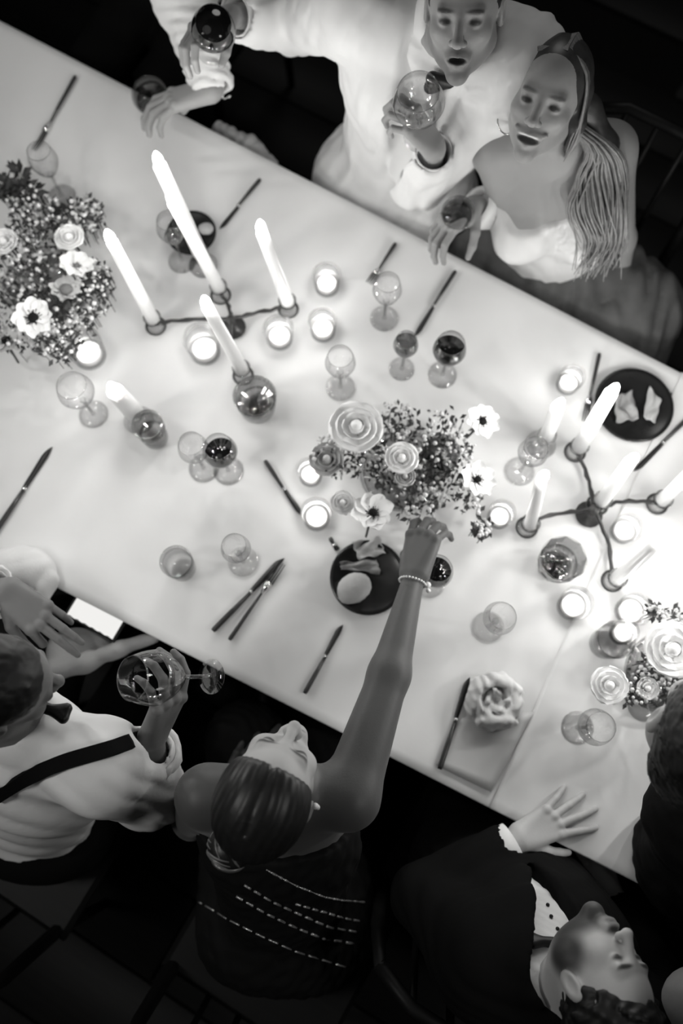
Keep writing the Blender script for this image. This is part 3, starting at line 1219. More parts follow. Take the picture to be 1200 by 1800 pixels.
def sheet(pts_px, z, amp, name, label, cat, mat, seed=3, n=14, thick=0.0012):
    """a thin leaf or folded cloth over four picture corners"""
    a, b, c_, d = [W(p[0], p[1], z) for p in pts_px]
    r = np.random.RandomState(seed)
    ph = r.rand(6) * 6.28
    cen = (a + b + c_ + d) / 4
    v = []
    for i in range(n + 1):
        for j in range(n + 1):
            u, w = i / n, j / n
            p = a.lerp(b, u).lerp(d.lerp(c_, u), w) - cen
            zz = amp * (0.5 + 0.5 * math.sin(u * 9 + ph[0] + 2 * math.sin(w * 5 + ph[1]))) + amp * 0.5 * (1 + math.sin(w * 11 + u * 4 + ph[2])) * 0.5
            p.x += 0.10 * amp * math.sin(w * 14 + ph[3])
            p.y += 0.10 * amp * math.sin(u * 13 + ph[4])
            v.append((p.x, p.y, zz))
    f = [(i * (n + 1) + j, (i + 1) * (n + 1) + j, (i + 1) * (n + 1) + j + 1, i * (n + 1) + j + 1) for i in range(n) for j in range(n)]
    o = mesh_obj(name, v, f, M[mat])
    o.location = cen
    md = o.modifiers.new('thickness', 'SOLIDIFY')
    md.thickness = thick
    tag(o, label, cat)
    return o


plate('dinner_plate', 'dark stoneware plate holding a bread roll left of the reaching arm', 646, 1016, 0.082)
c = W(622, 1034, TABLE_Z + 0.030)
lump('bread_roll', 'pale smooth bread roll on the dark plate by the reaching arm', 'bread', c, (0.040, 0.032, 0.022), M['bread'], 0.0015, 4, 0.6)
sheet([(598, 990), (662, 985), (668, 1010), (600, 1002)], TABLE_Z + 0.012, 0.014, 'salad_leaf', 'pale folded salad leaf behind the bread roll', 'salad', 'salad')
sheet([(618, 955), (668, 945), (676, 975), (630, 985)], TABLE_Z + 0.012, 0.014, 'salad_leaf', 'light crumpled salad leaf at the plate rim below the bright anemone', 'salad', 'bread', 5)
plate('dinner_plate', 'dark stoneware plate at upper right, crossed by a thick taper', 1112, 714, 0.090)
sheet([(1075, 700), (1108, 690), (1120, 740), (1082, 745)], TABLE_Z + 0.010, 0.012, 'salad_leaf', 'grey salad leaf on the upper right dark plate', 'salad', 'salad', 8)
sheet([(1140, 680), (1160, 705), (1150, 745), (1128, 735)], TABLE_Z + 0.012, 0.006, 'flatbread', 'grey flatbread piece at the right rim of the upper right plate', 'bread', 'dim_cloth', 9)
plate('dinner_plate', 'small dark plate behind the tall pair of candles', 337, 412, 0.060)
lump('bread_roll', 'small bread roll on the plate behind the tall candles', 'bread', W(362, 402, TABLE_Z + 0.022), (0.018, 0.015, 0.013), M['bread'], 0.001, 6)


# ------------------------------------------------------------------ cutlery
def knife(label, a_px, b_px, mat='dark_steel', w=1.0):
    """a_px: end of the handle, b_px: tip of the blade"""
    z = TABLE_Z + 0.005
    a, b = W(a_px[0], a_px[1], z), W(b_px[0], b_px[1], z)
    v = b - a
    L = v.length
    o = empty('table_knife', Vector((a.x, a.y, side_z(*a_px) + 0.0005)), label, 'knife', rz=math.atan2(v.y, v.x))
    hl = L * 0.52
    m = MB()
    m.tube([(0, 0, 0.0055), (0.006, 0, 0.0055), (hl * 0.5, 0, 0.0052), (hl, 0, 0.0042)], [0.0040 * w, 0.0052 * w, 0.0050 * w, 0.0036 * w], 8)
    m.obj('handle', M[mat], o)
    MB().tube([(hl - 0.001, 0, 0.0042), (hl + 0.005, 0, 0.0042)], 0.0050 * w, 8).obj('bolster', M['silver'], o)
    m = MB()
    n = 12
    vs = []
    for i in range(n + 1):
        t = i / n
        x = hl + 0.004 + (L - hl - 0.004) * t
        wd_ = 0.0080 * w * (0.75 + 0.6 * t - 0.1 * t * t) * (1 - max(0, (t - 0.72) / 0.28) ** 2 * 0.98)
        vs += [(x, wd_ * 0.9, 0.0020), (x, wd_ * 0.9, 0.0034), (x, -wd_ * 0.55 * (1 - 0.3 * t), 0.0026)]
    f = []
    for i in range(n):
        for k in range(3):
            l = (k + 1) % 3
            f.append((i * 3 + k, i * 3 + l, i * 3 + 3 + l, i * 3 + 3 + k))
    f += [(0, 1, 2), (n * 3 + 2, n * 3 + 1, n * 3)]
    m.add(vs, f).obj('blade', M[mat], o)
    return o


def fork(label, a_px, b_px, mat='dark_steel', tines=4):
    z = TABLE_Z + 0.005
    a, b = W(a_px[0], a_px[1], z), W(b_px[0], b_px[1], z)
    v = b - a
    L = v.length
    o = empty('table_fork', Vector((a.x, a.y, side_z(*a_px) + 0.0005)), label, 'fork', rz=math.atan2(v.y, v.x))
    MB().tube([(0, 0, 0.005), (0.006, 0, 0.005), (L * 0.36, 0, 0.0055), (L * 0.6, 0, 0.004)], [0.0036, 0.005, 0.0042, 0.003], 8).obj('handle', M[mat], o)
    MB().tube([(L * 0.6, 0, 0.004), (L * 0.68, 0, 0.004), (L * 0.74, 0, 0.003)], [0.003, 0.008, 0.010], 8).obj('neck', M['silver'], o)
    for k in range(tines):
        y = (k - (tines - 1) / 2) * 0.0052
        MB().tube([(L * 0.735, y, 0.003), (L * 0.87, y, 0.004), (L, y, 0.0085)], [0.0021, 0.0018, 0.0010], 6).obj('tine', M[mat], o)
    return o


knife('dark knife, left one of the pair lying on bare cloth', (374, 1109), (500, 981), w=1.2)
fork('dark fork, right one of the pair lying on bare cloth', (403, 1125), (496, 990))
knife('dark knife at the far left edge of the cloth', (-14, 945), (92, 785), w=1.2)
knife('dark knife with its blade hidden toward the bright anemone', (466, 810), (528, 905))
knife('dark knife between the dark plate and the table edge', (535, 1219), (603, 1098), mat='dark_steel')
knife('dark knife half under the rosette napkin', (772, 1352), (826, 1190), w=1.1)
fork('dark fork lying across the upper left corner of the cloth', (133, 134), (60, 266), tines=3)
knife('dark knife running to the small plate behind the tall candles', (457, 316), (385, 402))
knife('dark knife pointing at the small half-dark wine glass', (800, 477), (727, 592))
fork('dark fork left of the knife near the top edge', (695, 428), (648, 500))
fork('thin fork upright beside the upper right dark plate', (1053, 622), (1026, 742), tines=3)
knife('dark knife below the upper right dark plate', (1222, 722), (1112, 829))
knife('patterned knife right of the upper right dark plate', (1178, 692), (1150, 756), mat='steel')
knife('short dark knife tip left of the bread roll plate', (580, 945), (592, 968))

# ------------------------------------------------------------------ napkins, cards
def napkin(name, label, px, py, prims_fn, h, mat, seed, amp=0.004, lam=0.05):
    L = prims_fn()
    fo = folds(seed, amp, lam)
    o = sdf_obj(name, L, h, M[mat], None, disp=fo, amp=amp * 1.2)
    tag(o, label, 'napkin')
    return o


def rosette():
    c = W(872, 1232, TABLE_Z + 0.03)
    L = []
    r = random.Random(5)
    # petals of folded linen around a dark hollow
    for k, (ang, rad, ln, hh) in enumerate([(0.2, .036, .055, .02), (1.1, .042, .05, .026), (2.0, .040, .055, .022), (2.9, .042, .05, .018), (3.8, .04, .055, .022), (4.7, .043, .055, .028), (5.5, .038, .05, .02)]):
        d = Vector((math.cos(ang), math.sin(ang), 0))
        t = Vector((-d.y, d.x, 0))
        p = c + d * rad
        p.z = TABLE_Z + hh
        R = np.array([[d.x, t.x, 0], [d.y, t.y, 0], [0, 0, 1]], F32)
        tl = 0.35
        Rm = np.array(Matrix(R.tolist()) @ Matrix.Rotation(-tl + 0.2 * r.random(), 3, 'Y'), F32)
        L.append(el(p, (0.013, ln * 0.8, 0.026), Rm, 0.008))
    L.append(el((c.x, c.y, TABLE_Z + 0.008), (0.06, 0.055, 0.009), None, 0.008))
    for k in range(4):
        a = 0.6 + k * 1.5
        p = c + Vector((math.cos(a), math.sin(a), 0)) * 0.016
        q = c + Vector((math.cos(a + 1.2), math.sin(a + 1.2), 0)) * 0.02
        p.z, q.z = TABLE_Z + 0.02, TABLE_Z + 0.045
        L.append(rc(p, q, 0.010, 0.006, 0.006))
    L.append(el((c.x - 0.002, c.y + 0.0, TABLE_Z + 0.05), (0.012, 0.014, 0.028), None, 0.006, 's'))
    L.append(pl((0, 0, TABLE_Z + 0.002), (0, 0, -1), 0.002))
    return L


napkin('napkin', 'white napkin folded like a rosette on the menu card', 0, 0, rosette, 0.0032, 'napkin_cloth', 11, 0.0035, 0.045)
sheet([(812, 1262), (938, 1252), (862, 1392), (766, 1345)], TABLE_Z + 0.0045, 0.001, 'menu_card', 'grey paper menu under the rosette napkin', 'menu', 'menu_paper', 2, 8, 0.0008)


def pile():
    c = W(38, 990, TABLE_Z + 0.03)
    return [el((c.x, c.y, TABLE_Z + 0.02), (0.062, 0.040, 0.030), None, 0.02), el((c.x + 0.045, c.y - 0.028, TABLE_Z + 0.015), (0.032, 0.034, 0.022), None, 0.02), el((c.x - 0.05, c.y - 0.01, TABLE_Z + 0.02), (0.05, 0.04, 0.026), None, 0.02), el((c.x + 0.052, c.y - 0.056, TABLE_Z + 0.01), (0.014, 0.03, 0.012), None, 0.02), pl((0, 0, TABLE_Z + 0.002), (0, 0, -1), 0.002)]


napkin('napkin', 'crumpled white napkin at the left edge above the long-fingered hand', 0, 0, pile, 0.004, 'napkin_cloth', 12, 0.0035, 0.09)


# ------------------------------------------------------------------ flowers
def anemone(label, px, py, z, r0, tilt=(0, 0), petals=8, centre='dark_pistil', mat='petal', cup=0.25, rc_=0.2, layers=1, cat='flower', name='anemone', seed=0):
    c = W(px, py, z)
    r = r0 * 1.12
    o = empty(name, c, label, cat, rz=random.random() * 6)
    o.rotation_euler = (tilt[0], tilt[1], random.random() * 6)
    rnd = random.Random(seed + px)
    n = 7
    proto = []
    for L in range(layers):
        k = 1 - 0.28 * L
        for p in range(petals - L):
            a = 2 * math.pi * (p + 0.5 * L) / (petals - L) + rnd.uniform(-.1, .1)
            m = MB()
            vs = []
            ln = r * k * rnd.uniform(0.9, 1.08)
            wd_ = r * k * 0.46 * rnd.uniform(0.92, 1.15)
            cu = cup * (1 + 1.2 * L)
            tw = rnd.uniform(-.25, .25)
            for i in range(n + 1):
                t = i / n
                w = wd_ * math.sin(math.pi * min(1, 0.10 + 0.86 * t)) ** 0.62 * (0.55 + 0.6 * t) if t < 1 else wd_ * 0.35
                for j in range(5):
                    s = (j - 2) / 2
                    rr = ln * t
                    zz = cu * r * (t ** 1.4) + 0.10 * r * s * s + 0.05 * r * math.sin(t * 5 + p) + tw * s * w * 0.5 + (p % 2) * 0.0015 + 0.006 * L
                    rr2 = rr - 0.10 * ln * s * s * t
                    x, y = rr2, s * w
                    vs.append((x * math.cos(a) - y * math.sin(a), x * math.sin(a) + y * math.cos(a), zz))
            fs = [(i * 5 + j, (i + 1) * 5 + j, (i + 1) * 5 + j + 1, i * 5 + j + 1) for i in range(n) for j in range(4)]
            m.add(vs, fs).obj('petal', M[mat], o)
    m = MB().ball((0, 0, 0.10 * r + 0.002), (r * rc_, r * rc_, r * rc_ * 0.8), 12, 8)
    for k in range(18):
        a = k * 2.4
        d = r * rc_ * (1.25 + 0.25 * (k % 3))
        m.tube([(0, 0, 0.002), (d * math.cos(a), d * math.sin(a), r * 0.16)], [0.0006, 0.0011], 4)
    m.obj('flower_center', M[centre], o)
    MB().tube([(0, 0, -0.002), (0.004, 0.003, -0.03), (0.010, 0.006, min(-0.035, -(z - TABLE_Z - 0.03)))], 0.0026, 6).obj('stem', M['stem'], o)
    return o


def rose(label, px, py, z, r, mat='petal', name='ranunculus', seed=0):
    c = W(px, py, z)
    o = empty(name, c, label, 'flower')
    rnd = random.Random(seed + px)
    n = 6
    for L in range(4):
        cnt = (4, 5, 6, 7)[L]
        for p in range(cnt):
            a0 = 2 * math.pi * p / cnt + L * 0.6
            vs = []
            R = r * (0.28 + 0.24 * L)
            H = r * (0.95 - 0.17 * L)
            sp = math.pi / cnt * 1.35
            for i in range(n + 1):
                t = i / n
                for j in range(5):
                    s = (j - 2) / 2
                    a = a0 + s * sp * (0.6 + 0.4 * t)
                    rr = R * (0.35 + 0.75 * math.sin(t * 1.9)) * (1 + 0.05 * rnd.uniform(-1, 1))
                    vs.append((rr * math.cos(a), rr * math.sin(a), H * (t * (1 - 0.25 * t) - 0.35) - 0.10 * r * s * s * t))
            MB().add(vs, [(i * 5 + j, (i + 1) * 5 + j, (i + 1) * 5 + j + 1, i * 5 + j + 1) for i in range(n) for j in range(4)]).obj('petal', M[mat], o)
    MB().ball((0, 0, 0.1 * r), (r * .3, r * .3, r * .4), 10, 7).obj('bud_core', M[mat], o)
    MB().tube([(0, 0, -0.3 * r), (0.004, 0.003, -0.03), (0.008, 0.004, min(-0.035, -(z - TABLE_Z - 0.03)))], 0.0026, 6).obj('stem', M['stem'], o)
    return o


def vessel(label, px, py, r, h):
    p = W(px, py, TABLE_Z + 0.05)
    o = empty('flower_bowl', Vector((p.x, p.y, TZ - 0.0005)), label, 'bowl')
    MB().lathe([(0.0005, 0.0005), (r * 0.5, 0.0005), (r * 0.55, 0.006), (r * 0.9, h * 0.5), (r, h), (r - 0.003, h), (r * 0.85, h * 0.5), (r * 0.45, 0.012), (0.0005, 0.010)], 30).obj('bowl_body', M['clear_glass'], o)
    MB().lathe([(0.0005, 0.0125), (r * 0.44, 0.0125), (r * 0.84, h * 0.5), (r * 0.9, h * 0.75), (0.0005, h * 0.78)], 24).obj('water', M['water'], o)
    return o


def sprigs(name, label, cells, z0, z1, n, seed, dots=True, leaf=0.016, mat='leaf', cat='foliage'):
    """dense fine foliage nobody could count: one stuff object"""
    r = random.Random(seed)
    lm, sm = MB(), MB()
    for k in range(n):
        px, py, rad = r.choice(cells)
        a, q = r.random() * 6.28, rad * math.sqrt(r.random())
        z = r.uniform(z0, z1)
        c = W(px + q * math.cos(a), py + q * math.sin(a), z)
        d = unit((r.uniform(-1, 1), r.uniform(-1, 1), r.uniform(-.2, .7)))
        s = Vector((-d.y, d.x, r.uniform(-.4, .4))).normalized()
        L = leaf * r.uniform(0.6, 1.3)
        if dots and k % 5 < 2:
            w = 0.0045 * r.uniform(.6, 1.3)
            b = c + Vector((0, 0, 0.012))
            sm.ball(b, w, 6, 4)
        else:
            lm.add([c, c + d * L * .5 + s * L * .25 + Vector((0, 0, .002)), c + d * L, c + d * L * .5 - s * L * .25 + Vector((0, 0, .002))], [(0, 1, 2), (0, 2, 3)])
            if k % 3 == 0:
                base = Vector((c.x, c.y, max(TABLE_Z + 0.02, c.z - 0.05)))
                lm.tube([base, c], 0.0011, 4, False)
    o = lm.obj(name, M[mat], smooth=False)
    tag(o, label, cat, kind='stuff')
    if dots:
        s = sm.obj('tiny_blossoms', M['blossom'])
        tag(s, label.replace('dark leafy', 'tiny pale').replace('foliage', 'blossoms'), 'blossoms', kind='stuff')
    return o


vessel('low glass bowl under the left flowers', 85, 505, 0.10, 0.065)
vessel('low glass bowl under the middle flowers', 705, 830, 0.095, 0.065)
vessel('low glass bowl under the flowers at the right edge', 1165, 1185, 0.085, 0.065)

sprigs('foliage', 'dark leafy foliage filling the left bouquet', [(70, 430, 62), (30, 480, 55), (150, 520, 48), (40, 560, 62), (110, 560, 60), (165, 490, 30), (100, 600, 36), (60, 380, 50), (150, 380, 35)], 0.80, 0.90, 1900, 1)
sprigs('foliage', 'dark leafy foliage filling the middle bouquet', [(680, 835, 34), (700, 740, 34), (780, 760, 44), (760, 850, 44), (720, 800, 50), (640, 800, 40), (590, 800, 40), (800, 800, 36), (735, 880, 40), (830, 870, 36), (845, 930, 16)], 0.80, 0.88, 1100, 2)
sprigs('foliage', 'dark leafy foliage of the bouquet at the right edge', [(1115, 1215, 26), (1140, 1185, 34), (1185, 1100, 30), (1170, 1200, 36), (1150, 1075, 12)], 0.80, 0.90, 420, 3)
sprigs('foliage', 'dark leafy foliage sprig at the upper left of the left bouquet', [(30, 318, 20), (52, 340, 14), (12, 335, 16), (120, 375, 22)], 0.78, 0.83, 160, 4, dots=False, leaf=0.028)

anemone('open white anemone with a dark eye, lowest in the left bouquet', 60, 560, 0.915, 0.040, (0.15, -.1), rc_=0.26, seed=1)
anemone('white anemone with a small grey eye, right of the closed bloom', 136, 470, 0.915, 0.036, (-.2, .25), rc_=0.15, centre='grey_pistil', seed=2)
anemone('greyish anemone with a broad grey centre in the left bouquet', 117, 512, 0.905, 0.032, (.2, .1), rc_=0.42, centre='grey_pistil', seed=3, mat='petal_grey')
rose('closed round white bloom at the top of the left bouquet', 122, 418, 0.92, 0.030)
rose('pale bloom at the left edge of the left bouquet', 6, 425, 0.90, 0.030)
anemone('small pale anemone cut by the left edge', 12, 600, 0.88, 0.030, rc_=0.3, seed=4, mat='petal_grey')
anemone('bright open anemone with oval dark eye, above the bread roll plate', 655, 903, 0.90, 0.040, (.15, .1), rc_=0.2, petals=8, seed=5)
anemone('open white anemone with a round dark eye, right of the middle bouquet', 838, 845, 0.90, 0.036, (-.1, .2), rc_=0.19, seed=6)
anemone('white flower with a ragged dark eye at top right of the middle bouquet', 846, 742, 0.88, 0.034, (-.3, .1), rc_=0.24, seed=7)
rose('largest pale rose of the middle bouquet, at its upper left', 626, 752, 0.90, 0.052, name='rose')
rose('round white bloom at the centre of the middle bouquet', 706, 806, 0.91, 0.032)
rose('greyish rose at the left end of the middle bouquet', 574, 808, 0.87, 0.034, mat='petal_grey')
rose('small white bud beside the bright open anemone', 602, 884, 0.89, 0.024, seed=3)
rose('small pale bloom below the round one in the middle bouquet', 712, 838, 0.89, 0.020, mat='petal_grey', seed=4)
rose('largest white bloom of the bouquet at the right edge', 1180, 1142, 0.92, 0.050, seed=5)
rose('round white bloom standing apart, left of the right-edge bouquet', 1070, 1205, 0.90, 0.034, seed=6)
rose('small white bud between dark leaves at the right edge', 1138, 1210, 0.90, 0.020, seed=7)

# ------------------------------------------------------------------ people
def cups(*a):
    return [list(x) for x in a]


def chair(label, seat_c, face, seat_z=0.44):
    o = empty('dining_chair', Vector((seat_c.x, seat_c.y, 0)), label, 'chair', rz=math.atan2(face.y, face.x) - math.pi / 2)
    MB().box((0, 0, seat_z), (0.21, 0.21, 0.022), bev=0.012).obj('seat', M['dark_wood'], o, smooth=False)
    for sx in (-1, 1):
        MB().tube([(sx * 0.185, 0.185, 0), (sx * 0.18, 0.18, seat_z - 0.02)], [0.012, 0.017], 8).obj('leg', M['dark_wood'], o)
        MB().tube([(sx * 0.19, -0.22, 0), (sx * 0.185, -0.195, seat_z), (sx * 0.18, -0.25, 0.68), (sx * 0.16, -0.29, 0.86)], [0.012, 0.017, 0.015, 0.012], 8).obj('leg', M['dark_wood'], o)
    MB().tube([(-0.165, -0.288, 0.85), (-0.08, -0.315, 0.875), (0.08, -0.315, 0.875), (0.165, -0.288, 0.85)], 0.014, 8).obj('top_rail', M['dark_wood'], o)
    for k in (-0.08, 0, 0.08):
        MB().tube([(k, -0.21, seat_z + 0.01), (k, -0.275, 0.7), (k, -0.312, 0.865)], 0.008, 6).obj('spindle', M['dark_wood'], o)
    return o


def person(label, B):
    o = empty('person', Vector((B.hip[0], B.hip[1], 0)), label, 'person')
    return o


def hand_box(L):
    lo = np.min([p['c'] - p['R'] for p in L], 0)
    hi = np.max([p['c'] + p['R'] for p in L], 0)
    return (lo + hi) / 2, float((hi - lo).max()) / 2 + 0.008, 0.0026




def camdir(p):
    return (CAMP - Vector(p)).normalized()


def img(dx, dy):
    return Vector((dx, -dy, 0))


def trousers(B, root, mat='black_suit', inf=0.018):
    L = [el(B.at(0, -0.01, 0.02), (0.16 + inf, 0.115 + inf, 0.12 + inf), B.R, 0.05)] + B.legs(inf)
    # keep the lower half only
    L += [pl((0, 0, B.hip[2] + 0.13), (0, 0, 1))]
    return sdf_obj('trousers', L, 0.010, M[mat], root)


def shoes(B, root):
    L = B.feet(0.008)
    for q in L:
        sdf_obj('shoe', [q], 0.009, M['black_satin'], root)


def common_body(B, H, root, hands, skin=0.40, fem=False, w=1.0, mouth=0.0, smile=0.0, beard=None, brow=0.10, legs=True, step=0.007, arms='LR', extra=(), neck_r=0.054, aw=1.0, fine_head=True, eyes=0.06, lips=0.55, face=None):
    L = B.torso(0, w, fem) + B.neck(H, neck_r) + H.prims(mouth, fem, smile)
    for s in arms:
        L += B.arm(s, 0, aw)
    if legs:
        L += B.legs()
        L += B.feet()
    fine = []
    if fine_head:
        fine.append((H.p(0, 0.012, -0.01), 0.135, 0.0027))
    for h in hands:
        L += h
        fine.append(hand_box(h))
    L += list(extra)
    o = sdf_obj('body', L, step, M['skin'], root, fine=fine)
    T = []
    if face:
        T.append((H.p(0, 0.05, -0.01), np.array((0.085, 0.085, 0.13), F32) * H.s, face, 0.3, H.R))  # paler face zone, its lit look put into the tone
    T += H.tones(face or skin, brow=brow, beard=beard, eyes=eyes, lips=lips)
    if mouth > 0:
        T.append((H.p(0, 0.088, -0.064 - mouth * .5), np.array((0.016 + smile * .006, 0.012, 0.003 + mouth * .42), F32), 0.03 if not smile else 0.05, 0.3, H.R))
        if smile:
            T.append((H.p(0, 0.086, -0.0605), np.array((0.021, 0.012, 0.0036), F32), 0.8, 0.3, H.R))
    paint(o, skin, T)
    return o


RELAX = cups((12, 18, 12), (15, 20, 12), (18, 22, 14), (22, 25, 15))
GRIP = cups((35, 62, 40), (38, 66, 42), (42, 66, 42), (46, 66, 40))
HOLD = cups((22, 40, 25), (26, 44, 26), (30, 46, 26), (34, 46, 26))
FIST = cups((70, 85, 50), (72, 88, 50), (74, 88, 50), (76, 88, 50))
FLAT = cups((4, 8, 6), (4, 8, 6), (5, 9, 6), (6, 10, 8))


# ---- the woman in the black dress reaching over the table
def woman_black():
    B = Body(hip=W(500, 1640, 0.56), shL=W(364, 1400, 1.05), shR=W(612, 1402, 1.06),
             elL=W(338, 1440, 0.78), wrL=W(400, 1395, 0.60), elR=W(684, 1185, 1.00), wrR=W(727, 1015, 0.93))
    root = person('woman in a black dress with dark hair in a bun, reaching over the table', B)
    H = Head(W(474, 1385, 1.19), Vector((0.34, 0.86, 0.30)), Vector((-0.13, -0.22, 0.95)), 0.90)
    hR = hand(B.wrR, W(757, 893, 0.905) - Vector(B.wrR), Vector((-0.45, 0.1, 0.9)), -1, cups((25, 30, 20), (30, 34, 22), (34, 36, 22), (36, 36, 24)), thumb=(0.5, 0.45, 0.3))
    hL = hand(B.wrL, img(0.5, -0.8), Vector((0, 0, 1)), 1, RELAX)
    # lean, long-armed
    body = common_body(B, H, root, [hR, hL], skin=0.085, fem=True, w=0.92, brow=0.05, neck_r=0.046, aw=0.92, legs=True, face=0.48)  # dark arms, pale face: shade and candlelight put into the skin tone
    # dress: bodice with shoulder straps cut, skirt over the thighs
    L = B.torso(0.012, 0.92, True) + B.legs(0.03)
    L += [pl(B.at(0, -0.03, 0.86), B.up * 0.9 + B.fw * 0.30)]
    dress = sdf_obj('dress', L, 0.006, M['black_dress'], root, disp=folds(2, 0.003, 0.06), amp=0.004, label='black dress with rows of glinting bands across the back')
    # glinting bands across the back: short dashes laid on the cloth
    rows = [([(468, 1528), (520, 1556), (570, 1576), (610, 1584), (640, 1586)], 40, 1.0, 'lace_trim', 0.0016),
            ([(520, 1588), (570, 1603), (610, 1616), (636, 1620)], 8, 0.62, 'sequin_band', 0.0026),
            ([(430, 1555), (480, 1585), (530, 1608), (580, 1630), (632, 1640)], 11, 0.62, 'sequin_band', 0.0026),
            ([(416, 1575), (470, 1606), (520, 1630), (570, 1650), (628, 1660)], 11, 0.62, 'sequin_band', 0.0026),
            ([(340, 1580), (400, 1615), (460, 1645), (520, 1672), (570, 1688), (614, 1702)], 12, 0.7, 'sequin_band', 0.0020)]
    for pts, n, fill, nm, rad in rows:
        m = MB()
        seg = []
        tot = sum((Vector(pts[i + 1]) - Vector(pts[i])).length for i in range(len(pts) - 1))

        def along(s):
            d = s * tot
            for i in range(len(pts) - 1):
                a, b = Vector(pts[i]), Vector(pts[i + 1])
                if d <= (b - a).length or i == len(pts) - 2:
                    return a.lerp(b, d / (b - a).length)
                d -= (b - a).length
        for k in range(n):
            q = []
            for j in range(4):
                p = along((k + fill * j / 3) / n)
                h = hit_mesh([dress], p[0], p[1])
                if h:
                    q.append(h[0] + h[1] * 0.001)
            if len(q) > 1:
                if nm == 'sequin_band':
                    MB().tube(q, rad, 6).obj('sequin', M['sequin'], dress, world=True)
                else:
                    m.tube(q, rad * random.uniform(0.7, 1.6), 6)
        if m.v:
            m.obj(nm, M['sequin'], dress, world=True)
    # hair drawn back from a middle part into a low bun
    cr = H.p(0, -0.012, 0.035)
    L = [H.e(0, -0.016, 0.036, (0.083, 0.102, 0.090)),
         pl(H.p(0, 0.066, 0.066), H.R @ np.array([0, 0.86, -0.50], F32), 0.010)]

    def groove(P):
        q = (P - v3(H.p(0, 0.06, 0.06))) @ H.R
        a = np.arctan2(q[:, 0], q[:, 2] + 0.12)
        part = np.exp(-(q[:, 0] / 0.0035) ** 2) * (q[:, 1] > -0.09)
        return 0.0006 * np.sin(a * 70 + 2 * np.sin(q[:, 1] * 40)) + 0.0032 * part
    sdf_obj('hair', L, 0.0032, M['hair_dark'], root, disp=groove, amp=0.005, label='dark hair parted in the middle and drawn back')
    bc = W(403, 1492, 1.17)
    axis = unit(bc - Vector(H.p(0, -0.03, 0.02)))
    R = frame(axis, (0, 0, 1))
    L = [el(bc, (0.034, 0.027, 0.034), R, 0.01), rc(H.p(0, -0.08, 0.01), bc, 0.042, 0.026, 0.02)]
    bun = sdf_obj('hair_bun', L, 0.003, M['hair_dark'], root, label='coiled dark bun')
    paths = []
    for t in range(26):
        pts = []
        ph, tl = t * 0.61, 0.35 + 0.9 * ((t * 7) % 13) / 13
        for i in range(9):
            a = ph + i / 8 * 2.3
            rr = 0.0355 * math.sin(0.35 + 1.25 * (i / 8) * tl + 0.6 * (1 - tl))
            y = 0.029 * math.cos(0.35 + 1.25 * (i / 8) * tl + 0.6 * (1 - tl))
            pts.append(v3(bc) + R @ np.array([rr * math.cos(a), -y if t % 2 else y, rr * math.sin(a)], F32))
        paths.append(pts)
    m = MB()
    strands(m, paths, 0.0026)
    m.obj('hair_strands', M['hair_shine'], bun, world=True)
    # earring and bracelet
    ep = Vector(H.p(0.084, -0.012, -0.035))
    m = MB()
    m.ball(ep, 0.0058, 8, 6)
    m.ball(ep + Vector((0.002, -0.002, -0.013)), (0.0055, 0.0045, 0.009), 8, 6)
    m.ball(ep + Vector((0.003, -0.004, -0.027)), 0.0045, 8, 6)
    m.obj('earring', M['pearl'], root, world=True, label='pale drop earring')
    m = MB()
    ax = unit(Vector(B.wrR) - Vector(B.elR))
    c = Vector(B.wrR) - ax * 0.012
    u = ax.cross(Vector((0, 0, 1))).normalized()
    v_ = ax.cross(u)
    for k in range(26):
        a = 2 * math.pi * k / 26
        p = c + (u * math.cos(a) + v_ * math.sin(a)) * 0.0265 + ax * 0.004 * math.sin(a)
        m.ball(p, 0.0026, 6, 4)
    for dx, rr in ((0.030, 0.007), (0.034, 0.005)):
        m.ball(c + u * dx * (1 if u.x > 0 else -1) + ax * (0.004 - (dx - .03) * 3), rr, 9, 6)
    m.obj('bracelet', M['pearl'], root, world=True, label='beaded bracelet with a pale charm')
    shoes(B, root)
    chair('dark wooden chair under the woman in the black dress', B.at(0, 0.02, -0.1), n_dir)


woman_black()


